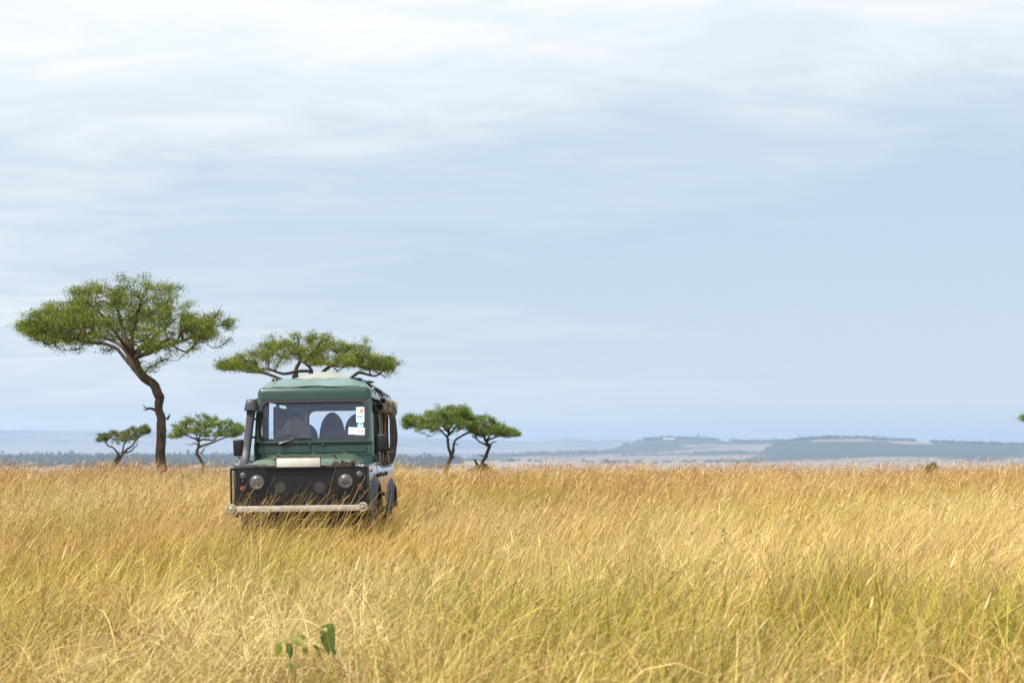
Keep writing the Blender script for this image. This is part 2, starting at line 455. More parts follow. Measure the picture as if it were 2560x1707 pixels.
PAL_BIG = [(.095, .145, .014), (.215, .255, .022), (.42, .38, .03)]
PAL_MID = [(.100, .160, .018), (.205, .265, .030), (.30, .30, .05)]
def acacia(label, D, base_px, trunk, limbs, top, bot, seed, n_t, per, leaf, spread, depth=.85,
           bark=None, pal=PAL_BIG, extra=(), clump=.03, group='flat-topped acacias on the plain', stubs=(), twig=.012, sides=8):
    """trunk / limbs: px polylines (x, y, width px[, depth offset m]); top / bot: crown outline in px"""
    bark = bark or M_BARK
    rnd = random.Random(seed); rng = np.random.default_rng(seed)
    zg = float(ground_z(D)); root_loc = Vector((wx(base_px, D), D, zg))
    root = thing('acacia_tree', root_loc, label, 'tree', group)
    m_px = D / F
    def loc(p): return np.array([wx(p[0], D) - root_loc.x, (p[3] if len(p) > 3 else 0.0), wz(p[1], D) - zg])
    chains = []; nodes = []; par = []; lim = []
    def add_skel(poly, attach, k, n):
        P_ = np.array([[*loc(p), p[2] * m_px * .5] for p in poly])
        S = smooth_path(P_, n)
        S[:, :3] += np.array([[noise.noise(Vector((i * .35 + seed, ax * 5.1, len(chains) * 3.3))) * S[i, 3] * .55 for ax in range(3)] for i in range(n)])
        chains.append((S[:, :3], np.maximum(S[:, 3], twig), k))
        prev = attach
        for q_ in S:
            nodes.append(q_[:3]); par.append(prev); lim.append(q_[3]); prev = len(nodes) - 1
    tr = [list(p) for p in trunk]
    gy = HZ + (CAMZ - zg) * F / D
    if tr[0][1] < gy - 2: tr = [[tr[0][0] + (tr[0][0] - tr[1][0]) * .3, gy, tr[0][2] * 1.15]] + tr
    add_skel(tr, -1, 12 if sides > 6 else 8, 34)
    for lb in limbs: add_skel(lb, 0, sides, 16)
    for sb in stubs: chains.append((smooth_path(np.array([loc(p) for p in sb]), 6), np.linspace(sb[0][2], sb[-1][2], 6) * m_px * .5, 5))
    n_skel = len(nodes)
    limb_nodes = list(range(20, n_skel))
    # targets through the crown volume
    ins = (spread * 1.05 + .03) / m_px
    x0, x1 = top[0][0] + ins, top[-1][0] - ins; cx_, hw = (x0 + x1) / 2, (x1 - x0) / 2
    T = []
    tries = 0
    while len(T) < n_t and tries < n_t * 60:
        tries += 1
        px = rnd.uniform(x0, x1); e = math.sqrt(max(0.02, 1 - ((px - cx_) / hw) ** 2))
        dm = e * hw * m_px * depth
        t = rnd.uniform(-1, 1)
        tp, bt = float(interp(top, px)) + ins * .9, float(interp(bot, px)) + ins * .25
        sh = math.sqrt(1 - t * t) * .8 + .2
        u = rnd.random() ** .8
        py = bt - (bt - tp) * (u * sh + .05)
        if rnd.random() < .16: py += rnd.uniform(-1.7, 1.5) * ins; px += rnd.uniform(-1.2, 1.2) * ins      # ragged edge
        p = np.array([wx(px, D + t * dm) - root_loc.x, t * dm, wz(py, D + t * dm) - zg])
        if noise.noise(Vector(p * (1.0 / (hw * m_px) * 4.2)) + Vector((seed, 0, 0))) < -clump: continue
        T.append(p)
    for ex, ey, ed in extra: T.append(np.array([wx(ex, D + ed) - root_loc.x, ed, wz(ey, D + ed) - zg]))
    T = np.array(T)
    fork = np.mean(np.array(nodes)[limb_nodes], axis=0)
    order = np.argsort(np.linalg.norm(T - fork, axis=1))
    P_arr = np.zeros((n_skel + len(T) * 4 + 4, 3)); P_arr[:n_skel] = nodes; cnt = n_skel
    extra_par = []; leafpts = []; tipsets = []
    ok = np.zeros(len(P_arr), bool); ok[limb_nodes] = True
    cost = np.zeros(len(P_arr))
    twigs = []
    for ti in order:
        g = T[ti]
        d = np.linalg.norm(P_arr[:cnt] - g, axis=1) + .25 * cost[:cnt]
        d += np.where(P_arr[:cnt, 2] > g[2] + .15, .8, 0)
        d[~ok[:cnt]] = 1e9
        j = int(np.argmin(d)); a = P_arr[j].copy()
        L = np.linalg.norm(g - a)
        steps = 4
        seq = [j]
        for s in range(1, steps + 1):
            f = s / steps
            q_ = a + (g - a) * f
            q_[2] += -.12 * L * math.sin(math.pi * f)            # runs out, then turns up
            if s < steps: q_ += rng.normal(size=3) * L * .06
            P_arr[cnt] = q_; ok[cnt] = True; cost[cnt] = cost[seq[-1]] + L / steps
            extra_par.append(seq[-1]); seq.append(cnt); cnt += 1
        twigs.append(seq)
        leafpts += [P_arr[seq[-1]], P_arr[seq[-2]]]
        if rnd.random() < .5: leafpts.append(P_arr[seq[-1]] + np.array([rnd.uniform(-.25, .25), rnd.uniform(-.25, .25), rnd.uniform(0, .12)]))
    load = np.zeros(cnt)
    for seq in twigs: load[seq[-1]] += 1
    allpar = list(par) + extra_par
    for i in range(cnt - 1, n_skel - 1, -1): load[allpar[i]] += load[i]
    for seq in twigs:
        r = [min(twig * max(1.0, load[i]) ** .45, .075) for i in seq]
        r[0] = r[1]
        chains.append((P_arr[seq], np.array(r), 4 if load[seq[1]] < 4 else 5))
        if rnd.random() < .25:                                       # a bare twig sticking out of the leaves
            e = P_arr[seq[-1]]; d_ = unit3(P_arr[seq[-1]] - P_arr[seq[-3]]) + np.array([rnd.uniform(-.4, .4), rnd.uniform(-.4, .4), rnd.uniform(-.2, .7)])
            chains.append((np.array([e, e + d_ * rnd.uniform(.12, .2), e + d_ * rnd.uniform(.22, .42) + np.array([0, 0, .04])]), np.array([.9, .7, .3]) * twig, 3))
    link_mesh('trunk', tube_mesh(chains, 'trunk'), bark, root)
    lp = np.array(leafpts)
    link_mesh('crown', leaf_mesh('crown', lp, spread, per, leaf, seed + 5, pal), M_LEAF, root)
    return root

acacia('tall acacia with a bent, leaning brown trunk, largest tree on the plain', 55, 405,
    [(405, 1172, 27), (401, 1120, 24), (404, 1075, 24), (403, 1045, 22), (396, 1020, 20), (398, 1000, 22), (398, 985, 23), (385, 965, 23), (363, 945, 23), (343, 925, 22), (331, 905, 19)],
    [[(343, 930, 14), (324, 908, 12), (305, 885, 9), (285, 867, 9), (255, 858, 8), (220, 857, 7, -.2), (185, 846, 6, -.5)],
     [(338, 918, 17), (326, 896, 14), (316, 880, 12), (300, 862, 10), (262, 845, 8, .5), (225, 838, 6, .8)],
     [(345, 922, 22), (335, 895, 20), (326, 870, 16), (312, 840, 12), (300, 815, 10, .3), (290, 770, 7, .2)],
     [(352, 932, 20), (338, 905, 17), (330, 893, 16), (360, 889, 12, -.3), (388, 884, 10, -.6), (400, 868, 9, -.8), (440, 850, 7, -.9)],
     [(338, 898, 15), (347, 868, 11, .4), (362, 862, 10, .6), (383, 868, 10, .8), (410, 855, 8, 1.2), (455, 835, 6, 1.6)],
     [(330, 890, 14), (340, 850, 9, -.5), (352, 820, 7, -.9), (370, 770, 5, -1.2)],
     [(325, 880, 12), (312, 845, 8, -1.0), (290, 800, 6, -1.8), (260, 770, 4, -2.2)],
     [(330, 885, 12), (350, 850, 8, 1.2), (380, 810, 6, 2.0), (400, 780, 4, 2.6)]],
    [(45, 803), (80, 778), (110, 760), (140, 745), (176, 716), (215, 700), (248, 690), (310, 689), (345, 700), (379, 695), (430, 708), (458, 718), (478, 742), (482, 765), (525, 772), (565, 774), (584, 808)],
    [(45, 812), (70, 835), (131, 862), (193, 868), (240, 862), (280, 850), (330, 872), (375, 885), (413, 890), (482, 864), (520, 846), (555, 850), (584, 822)],
    3, 640, 54, .035, .145, extra=[(400, 902, -.5), (392, 915, -.6), (380, 928, -.5), (372, 918, -.4), (408, 900, -.7), (278, 872, .2), (268, 878, .3), (200, 876, -.3), (182, 872, .4), (140, 866, -.4), (118, 858, .3), (560, 858, .3), (570, 850, -.3), (492, 872, .5), (470, 880, -.4), (350, 905, .3)], stubs=[[(392, 1026, 9), (375, 1020, 7), (366, 1021, 4), (358, 1012, 2)], [(372, 1021, 5), (362, 1025, 3), (358, 1022, 1)], [(417, 1048, 8), (423, 1040, 3), (424, 1033, 1)]])
acacia('wide flat acacia whose crown spreads right behind the parked vehicle roof', 65, 755,
    [(757, 1180, 22), (756, 1080, 21), (752, 1000, 20), (745, 960, 19), (736, 935, 15)],
    [[(745, 955, 15), (738, 930, 11), (747, 908, 9), (752, 895, 8), (740, 870, 6)],
     [(750, 965, 14), (774, 945, 9), (779, 932, 9), (772, 915, 8, .3), (755, 905, 7, .6)],
     [(752, 970, 14), (775, 940, 8), (772, 928, 8), (745, 929, 8, -.4), (715, 937, 7, -.8), (680, 925, 6, -1.0)],
     [(748, 970, 14), (715, 955, 10), (690, 943, 8), (650, 930, 7, .5), (610, 927, 5, .4), (570, 915, 4)],
     [(756, 985, 14), (790, 945, 10), (812, 926, 9), (832, 915, 8, -.3), (870, 910, 7, -.6), (915, 922, 5, -.8)],
     [(756, 990, 14), (850, 960, 9), (884, 936, 8, .5), (900, 930, 7, .6), (935, 937, 5, .7), (965, 920, 4)],
     [(832, 915, 8, -.3), (850, 890, 6, .3), (875, 870, 5)], [(750, 900, 8), (720, 880, 6, 1.5), (700, 860, 4, 2.2)], [(760, 905, 8), (800, 880, 6, -1.5), (820, 860, 4, -2.2)]],
    [(541, 908), (570, 892), (600, 880), (632, 862), (655, 845), (690, 833), (735, 824), (790, 822), (843, 834), (855, 850), (885, 850), (925, 848), (935, 868), (960, 882), (985, 885), (1003, 893)],
    [(541, 914), (575, 926), (620, 926), (660, 930), (700, 925), (745, 905), (790, 912), (850, 915), (890, 925), (940, 928), (985, 922), (1003, 905)],
    17, 380, 54, .037, .14, bark=M_BARK_DARK, stubs=[[(940, 930, 4), (955, 937, 3), (963, 945, 2)]])
acacia('small twin-stemmed acacia with a thin ragged crown left of the tall bent trunk', 120, 283,
    [(279, 1174, 9), (286, 1157, 8), (293, 1143, 7), (297, 1135, 6)],
    [[(297, 1137, 5), (292, 1128, 5), (283, 1119, 4), (270, 1114, 4), (262, 1100, 3), (258, 1088, 2)],
     [(302, 1142, 6), (306, 1132, 6), (308, 1118, 4), (313, 1105, 4), (322, 1099, 3), (330, 1090, 2, 1)],
     [(303, 1140, 6), (315, 1125, 5), (330, 1115, 5), (338, 1102, 4), (347, 1092, 3), (353, 1080, 3), (357, 1066, 2)],
     [(308, 1133, 4), (325, 1128, 4), (336, 1118, 3), (350, 1112, 2, -.8)],
     [(280, 1172, 7), (291, 1163, 7), (298, 1148, 7), (303, 1137, 6)]],
    [(238, 1098), (250, 1080), (268, 1074), (290, 1075), (315, 1070), (325, 1063), (350, 1062), (370, 1059), (376, 1075)],
    [(238, 1105), (256, 1100), (285, 1100), (310, 1101), (330, 1102), (350, 1090), (368, 1084), (376, 1079)],
    31, 140, 36, .055, .115, depth=.8, bark=M_BARK_DARK, pal=[(.095, .120, .028), (.165, .180, .040), (.22, .20, .05)], twig=.016, sides=6, group='small acacias beyond the crest')
acacia('small leafy acacia on a kinked trunk beside the left wing mirror', 110, 508,
    [(507, 1172, 8), (508, 1160, 8), (499, 1145, 8), (492, 1134, 8), (495, 1120, 7), (497, 1108, 6), (496, 1096, 5)],
    [[(497, 1105, 5), (490, 1097, 5), (480, 1094, 4), (462, 1087, 3), (440, 1094, 2)],
     [(499, 1118, 6), (512, 1112, 5), (530, 1107, 5), (545, 1100, 4), (565, 1093, 3), (590, 1088, 2)],
     [(498, 1102, 5), (508, 1098, 5), (530, 1100, 4, .4), (545, 1090, 3), (560, 1078, 2)],
     [(497, 1100, 5), (502, 1090, 4, -.3), (512, 1078, 3, -.6), (520, 1062, 2)], [(496, 1100, 5), (486, 1085, 3, .6), (475, 1070, 2, 1.2)]],
    [(417, 1083), (428, 1062), (445, 1050), (470, 1040), (478, 1033), (520, 1036), (560, 1040), (590, 1048), (608, 1058), (617, 1075)],
    [(417, 1090), (435, 1094), (470, 1090), (500, 1092), (530, 1093), (560, 1092), (590, 1094), (617, 1084)],
    47, 180, 42, .055, .13, bark=M_BARK_DARK, pal=PAL_MID, clump=.06, twig=.016, sides=6, group='small acacias beyond the crest',
    stubs=[[(493, 1112, 4), (486, 1106, 3), (478, 1112, 2), (465, 1109, 1)], [(502, 1133, 4), (508, 1126, 3), (512, 1118, 2), (522, 1114, 1)]])
acacia('forked acacia right of the vehicle with two slim stems from one base', 88, 1116,
    [(1116, 1174, 10), (1120, 1160, 9), (1127, 1145, 9), (1127, 1135, 8), (1121, 1118, 7), (1120, 1100, 7), (1117, 1088, 6)],
    [[(1117, 1090, 6), (1108, 1082, 5), (1098, 1072, 5), (1075, 1070, 4), (1050, 1068, 3), (1025, 1058, 2)],
     [(1119, 1090, 5), (1122, 1078, 5), (1124, 1062, 4), (1126, 1045, 3)],
     [(1121, 1089, 6), (1130, 1078, 5), (1138, 1068, 5), (1150, 1058, 3, .5), (1160, 1045, 2)],
     [(1127, 1140, 7), (1134, 1128, 6), (1135, 1110, 6), (1140, 1098, 5), (1152, 1091, 5), (1168, 1082, 5), (1185, 1076, 3, .6)],
     [(1120, 1080, 5), (1105, 1062, 4, -1.0), (1085, 1045, 2, -1.5)], [(1122, 1080, 5), (1110, 1060, 4, 1.2), (1100, 1040, 2, 1.8)]],
    [(1007, 1048), (1020, 1026), (1045, 1032), (1080, 1022), (1100, 1013), (1125, 1008), (1160, 1010), (1172, 1026), (1195, 1040), (1200, 1055)],
    [(1007, 1066), (1030, 1074), (1050, 1080), (1080, 1080), (1100, 1074), (1120, 1068), (1150, 1072), (1175, 1078), (1200, 1070)],
    59, 240, 46, .048, .13, bark=M_BARK_DARK, pal=PAL_MID, clump=.08, group='pair of acacias right of the vehicle', twig=.014, sides=6,
    stubs=[[(1134, 1110, 4), (1147, 1111, 2)], [(1131, 1133, 4), (1130, 1120, 2)], [(1131, 1145, 4), (1138, 1140, 2)]])
acacia('lower acacia with a crooked stubby trunk, its crown tapering right', 90, 1205,
    [(1202, 1170, 10), (1206, 1155, 8), (1215, 1140, 8), (1220, 1125, 8), (1224, 1114, 8), (1217, 1106, 8), (1212, 1098, 6)],
    [[(1220, 1116, 6), (1212, 1110, 5), (1200, 1105, 4), (1192, 1097, 4), (1180, 1090, 2)],
     [(1215, 1102, 6), (1225, 1097, 5), (1240, 1092, 4), (1255, 1088, 4), (1272, 1083, 3)],
     [(1213, 1100, 6), (1208, 1090, 5), (1195, 1080, 3, .7), (1188, 1070, 2)], [(1216, 1100, 6), (1226, 1088, 4, -.5), (1240, 1075, 3, -1)],
     [(1226, 1114, 4), (1231, 1106, 3), (1242, 1103, 2)]],
    [(1165, 1050), (1180, 1035), (1205, 1034), (1230, 1035), (1238, 1048), (1262, 1060), (1285, 1074), (1300, 1081)],
    [(1165, 1080), (1190, 1092), (1210, 1090), (1235, 1088), (1262, 1092), (1285, 1087), (1300, 1083)],
    71, 180, 44, .048, .125, bark=M_BARK_DARK, pal=PAL_MID, clump=.06, group='pair of acacias right of the vehicle', twig=.014, sides=6,
    stubs=[[(1202, 1167, 9), (1194, 1162, 6), (1188, 1152, 4), (1186, 1148, 4)], [(1212, 1139, 4), (1204, 1139, 3), (1197, 1136, 2)], [(1216, 1142, 6), (1220, 1142, 4)]])
acacia('acacia crown tip poking in at the right edge of the view', 78, 2640,
    [(2640, 1176, 12), (2636, 1140, 11), (2642, 1110, 9), (2640, 1085, 8)],
    [[(2640, 1090, 6), (2625, 1070, 5), (2600, 1055, 4), (2575, 1046, 3)], [(2641, 1090, 6), (2655, 1065, 5), (2690, 1050, 3)], [(2640, 1085, 6), (2640, 1060, 4, 1), (2635, 1035, 3, 1.2)]],
    [(2552, 1032), (2575, 1010), (2610, 985), (2660, 975), (2710, 990), (2740, 1030)],
    [(2552, 1042), (2580, 1056), (2640, 1060), (2700, 1056), (2740, 1040)],
    83, 120, 46, .052, .15, bark=M_BARK_DARK, pal=PAL_MID, twig=.014, sides=6, group='small acacias beyond the crest')
# two slim trees and a long low lodge on the crest of the table hill
def spire_tree(px, pb, pt, D, w_px, label, seed):
    z0 = wz(pb, D); h = (pb - pt) * D / F; w_ = w_px * D / F
    rng = np.random.default_rng(seed)
    t = thing('hilltop_tree', (wx(px, D), D, z0 - 1.5), label, 'tree', 'slim trees on the far hilltop')
    link_mesh('trunk', tube_mesh([(smooth_path(np.array([[0, 0, 0], [w_ * .1, 0, h * .5], [0, 0, h + 1.0]]), 8), np.linspace(.9, .2, 8), 6)], 'trunk'), M_BARK_DARK, t)
    z = rng.uniform(.25, 1.0, 60); r = w_ * .42 * np.sin(math.pi * np.clip((z - .2) / .85, 0, 1)) ** .6
    a = rng.uniform(0, 6.28, 60)
    pts = np.stack([np.cos(a) * r * rng.random(60), np.sin(a) * r * rng.random(60), 1.5 + z * h], -1)
    link_mesh('crown', leaf_mesh('crown', pts, w_ * .16, 12, w_ * .16, seed, PAL_MID), M_LEAF, t)
spire_tree(1746, 1098, 1082.5, 7300, 5, 'taller of the two slim trees on the far hilltop', 2)
spire_tree(1760.5, 1098.5, 1089, 7300, 3.2, 'shorter of the two slim trees on the far hilltop', 3)
def lodge(px0, px1, pb, pt, D):
    w_ = (px1 - px0) * D / F; h = (pb - pt) * D / F
    t = thing('hilltop_lodge', (wx((px0 + px1) / 2, D), D, wz(pb, D)), 'long low pale building on the edge of the far table hill', 'building')
    for nm, z0, z1, grow_, m in (('wall', -1.5, h * .7, 0.0, mat_principled('lodge_wall', (.62, .58, .52), .8)), ('roof', h * .7, h * 1.15, 1.2, mat_principled('lodge_roof', (.50, .46, .42), .8))):
        bm = bmesh.new(); bmesh.ops.create_cube(bm, size=1.0)
        for v in bm.verts:
            top = v.co.z > 0 and nm == 'roof'
            v.co = Vector((v.co.x * (w_ + grow_ * 2 - (3 if top else 0)), v.co.y * ((.5 if top else 9) + grow_), (z0 + z1) / 2 + v.co.z * (z1 - z0)))
        bm_obj(nm, bm, m, t)
lodge(1658, 1686, 1098, 1095, 7150)
# ------------------------------------------------------------------ grass
CARX, CARY = -2.70, 18.0          # nose of the vehicle (middle of the grille guard)
M_GRASS = mat_leafy('dry_grass', .18, .6, .25)
def vnoise(x, y, seed):
    """smooth value noise in numpy, 0..1"""
    rng = np.random.default_rng(seed); G = rng.random((256, 256))
    xi = np.floor(x).astype(int); yi = np.floor(y).astype(int); fx = x - xi; fy = y - yi
    fx = fx * fx * (3 - 2 * fx); fy = fy * fy * (3 - 2 * fy)
    a = G[xi & 255, yi & 255]; b = G[(xi + 1) & 255, yi & 255]; c = G[xi & 255, (yi + 1) & 255]; d = G[(xi + 1) & 255, (yi + 1) & 255]
    return (a * (1 - fx) + b * fx) * (1 - fy) + (c * (1 - fx) + d * fx) * fy
def fbm(x, y, seed):
    return (vnoise(x, y, seed) * .55 + vnoise(x * 2.1, y * 2.1, seed + 1) * .28 + vnoise(x * 4.3, y * 4.3, seed + 2) * .17)
GV = []; GQ = []; GC = []; GBASE = [0]
def add_blades(rng, B, L, W, phi, th0, th1, K, c0, c1, twist=None, taper=.85, p0=0.0):
    """B base points Nx3, L length, W width, phi azimuth, th0 lean at the foot, th1 extra lean at the tip"""
    n = len(B)
    if n == 0: return None
    s = np.linspace(0, 1, K + 1)
    th = th0[:, None] + th1[:, None] * (s[None] ** 1.6)
    thm = (th[:, 1:] + th[:, :-1]) / 2
    st = (L / K)[:, None]
    hx = np.concatenate([np.zeros((n, 1)), np.cumsum(np.sin(thm) * st, 1)], 1)
    hz = np.concatenate([np.zeros((n, 1)), np.cumsum(np.cos(thm) * st, 1)], 1)
    cp, sp = np.cos(phi)[:, None], np.sin(phi)[:, None]
    C = np.stack([B[:, 0:1] + hx * cp, B[:, 1:2] + hx * sp, B[:, 2:3] + hz], -1)
    T = np.stack([np.sin(th) * cp, np.sin(th) * sp, np.cos(th)], -1)
    S = np.stack([-sp + 0 * th, cp + 0 * th, 0 * th], -1)
    N = np.cross(T, S)
    tw = (rng.uniform(-1.4, 1.4, n) if twist is None else twist)[:, None, None]
    D = S * np.cos(tw) + N * np.sin(tw)
    prof = (1 - taper * s ** 1.7) * np.where(s < .12, .7 + 2.5 * s, 1.0)
    hw = (W[:, None] * prof[None] * .5)[..., None]
    V = np.stack([C - D * hw, C + D * hw], 2).reshape(-1, 3)
    k2 = 2 * (K + 1)
    o = (np.arange(n) * k2)[:, None]
    i = np.arange(K)[None] * 2
    q = np.stack([o + i, o + i + 1, o + i + 3, o + i + 2], -1).reshape(-1, 4) + GBASE[0]
    f = s[None, :, None]
    col = c0[:, None, :] * (1 - f) + c1[:, None, :] * f
    col = np.repeat(col, 2, 1).reshape(-1, 3)
    GV.append(V.astype(np.float32)); GQ.append(q.astype(np.int32)); GC.append(col.astype(np.float32)); GBASE[0] += len(V)
    return C[:, -1], T[:, -1]
def add_flakes(P, A, B_, col):
    """little diamonds: centre P, half long axis A, half short axis B_"""
    n = len(P)
    V = np.stack([P - A, P + B_, P + A, P - B_], 1).reshape(-1, 3)
    GV.append(V.astype(np.float32)); GQ.append((np.arange(n * 4).reshape(-1, 4) + GBASE[0]).astype(np.int32))
    GC.append(np.repeat(col, 4, 0).astype(np.float32)); GBASE[0] += len(V)
def unit(a): return a / (np.linalg.norm(a, axis=1)[:, None] + 1e-9)

C_STRAW = np.array([.68, .482, .132]); C_PALE = np.array([.88, .735, .405]); C_GOLD = np.array([.61, .345, .050])
C_GREEN = np.array([.31, .32, .035]); C_RED = np.array([.36, .165, .060]); C_BROWN = np.array([.24, .13, .055])
def wedge(rng, n_per_m2, d0, d1):
    A = .43 * (d1 * d1 - d0 * d0) + 2.4 * (d1 - d0)
    n = int(A * n_per_m2)
    d = np.sqrt(rng.uniform(d0 * d0, d1 * d1, n))
    x = rng.uniform(-1, 1, n) * (.43 * d + 1.2)
    return x, d
def fields(x, y):
    pale = fbm(x * .22, y * .10, 5); green = fbm(x * .30 + 9, y * .22, 15); red = fbm(x * .16, y * .12 + 3, 25)
    gold = fbm(x * .5, y * .35, 45); high = fbm(x * .35, y * .3, 35)
    pale = pale + .26 * np.exp(-((x - 6.5) / 4.5) ** 2 - ((y - 19) / 8) ** 2) - .10 * np.exp(-((x + 4) / 4) ** 2 - ((y - 16) / 6) ** 2)
    red = red + .04 * sm(y, 24, 40) + .16 * np.exp(-((x - 1) / 6) ** 2 - ((y - 33) / 9) ** 2) + .08 * np.exp(-((x + 3) / 3) ** 2 - ((y - 15) / 5) ** 2)
    red = red + .16 * np.exp(-((x - .2) / .8) ** 2 - ((y - 7.2) / .9) ** 2) + .16 * np.exp(-((x - 2.4) / .9) ** 2 - ((y - 9.0) / 1.2) ** 2) + .14 * np.exp(-((x + 2.0) / .9) ** 2 - ((y - 8.0) / 1.0) ** 2)
    green = green + .04 * np.exp(-((x - 1.2) / 1.8) ** 2 - ((y - 8.5) / 2.2) ** 2) + .10 * np.exp(-((x + 3.0) / .5) ** 2 - ((y - 9.2) / .7) ** 2)
    return pale, green, red, gold, high
def sm(v, a, b): return np.clip((v - a) / (b - a), 0, 1)
def car_mask(x, y, L):
    lx = x - CARX; ly = y - CARY
    L = np.where((np.abs(x + 1.09) < .34) & (y > 4.0) & (y < 7.55), np.minimum(L, .33), L)      # thin, trodden spot round the broad-leaved weed
    under = (np.abs(lx) < .95) & (ly > .05) & (ly < 4.7)
    left = (lx < -.9) & (lx > -1.75) & (ly > -.1) & (ly < 4.7)
    back = (np.abs(lx) < .95) & (ly >= 4.7) & (ly < 5.0)
    front = (np.abs(lx) < 1.0) & (ly > -.9) & (ly <= .05)
    L = np.where(under, np.minimum(L, .20), L)
    L = np.where(left, np.minimum(L, .50), L)
    thin = front & (vnoise(lx * 9.0, ly * 9.0, 77) < .62)
    beside = (lx > .95) & (lx < 2.2) & (ly > -2.2) & (ly < 2.5)
    L = np.where(beside, L * 1.18, L)
    return np.where(thin, np.minimum(L, .30), np.where(front, np.minimum(L, .95), L))
def green_tuft_w(x, y):
    g = np.zeros_like(x)
    for (cx, cy, r) in ((-3.05, 9.0, .30), (-2.85, 9.4, .22), (1.9, 7.6, .4), (2.9, 8.3, .45), (.2, 8.4, .3), (-.6, 10.8, .45), (1.3, 12.5, .6), (3.4, 7.3, .4), (2.3, 10.6, .55), (-1.0, 7.4, .25), (1.0, 6.8, .35), (.7, 9.6, .4), (-2.2, 12.6, .5), (2.6, 6.9, .3)):
        g = np.maximum(g, np.exp(-((x - cx) ** 2 + (y - cy) ** 2) / (r * r)))
    return g
def tufts(seed, n_t, per, d0, d1, w, K, hmul, spread=.06, wild=0.0):
    rng = np.random.default_rng(seed)
    tx, td = wedge(rng, n_t, d0, d1)
    x = np.repeat(tx, per) + rng.normal(size=len(tx) * per) * spread
    y = np.repeat(td, per) + rng.normal(size=len(tx) * per) * spread
    n = len(x)
    pale, green, red, gold, high = fields(x, y)
    gt = green_tuft_w(x, y)
    tb = np.repeat(rng.uniform(.7, 1.2, len(tx)), per)
    L = rng.uniform(.32, .72, n) * hmul * tb * (.55 + .9 * high) * (1 + .35 * gt)
    L = car_mask(x, y, L)
    out = np.arctan2(y - np.repeat(td, per), x - np.repeat(tx, per))
    wind = rng.normal(0.0, .75 + .7 * wild, n)
    use = rng.random(n) < .35
    phi = np.where(use, out, wind)
    th0 = np.abs(rng.normal(.22 + .25 * wild, .2 + .2 * wild, n)); th1 = np.abs(rng.normal(.75 + .5 * wild, .5 + .2 * wild, n))
    th1 = np.where(gt > .4, th1 * .5, th1)
    r = rng.random((n, 1)); c = C_STRAW * np.ones((n, 1))
    c = c + (C_GOLD - c) * (sm(gold, .42, .62)[:, None] * .7)
    c = c + (C_PALE - c) * np.clip(sm(pale, .48, .72)[:, None] * (.35 + .65 * r), 0, 1)
    c = c + (C_RED - c) * (sm(red, .42, .64)[:, None] * .70 * rng.random((n, 1)))
    gsel = (rng.random(n) < .13 + .62 * sm(green, .50, .66) + .30 * gt)[:, None]
    cg = C_GREEN * rng.uniform(.75, 1.25, (n, 1)) + np.array([.10, .05, 0]) * rng.random((n, 1))
    c = np.where(gsel, c * .25 + cg * .75, c)
    cdark = np.array([.15, .18, .022]) * rng.uniform(.7, 1.4, (n, 1))
    c = np.where(((gt > .35) & (rng.random(n) < .25))[:, None], cdark, c)
    bsel = rng.random(n) < .17
    c = np.where(bsel[:, None], C_BROWN + (C_RED - C_BROWN) * r, c)
    c = c * rng.uniform(.50, 1.32, (n, 1)) * np.repeat(rng.uniform(.82, 1.15, len(tx)), per)[:, None]
    c0 = c * .74 + (C_GREEN * .9 + C_BROWN * .2) * .26          # the feet of the blades are greener
    c1 = c + (C_PALE - c) * .15
    c1 = np.where(gsel, c, c1)
    z = ground_z(np.hypot(x, y)) - .01
    W = w * rng.uniform(.55, 1.75, n)
    add_blades(rng, np.stack([x, y, z], -1), L, W, phi, th0, th1, K, c0, c1)
def thatch(seed, dens, d0, d1, w, K=3):
    rng = np.random.default_rng(seed)
    x, y = wedge(rng, dens, d0, d1); n = len(x)
    L = rng.uniform(.12, .34, n); L = car_mask(x, y, L)
    th0 = rng.uniform(.7, 1.5, n); th1 = rng.uniform(-.2, .5, n)
    phi = rng.uniform(-math.pi, math.pi, n)
    r = rng.random((n, 1))
    c = np.where(r < .35, C_PALE * .85, np.where(r < .62, C_STRAW * .8, np.where(r < .85, C_BROWN * 1.2, C_RED * .9))) * rng.uniform(.75, 1.15, (n, 1))
    z = ground_z(np.hypot(x, y)) + np.abs(rng.normal(0, .08, n))
    add_blades(rng, np.stack([x, y, z], -1), L, w * rng.uniform(.6, 1.5, n), phi, th0, th1, K, c, c)
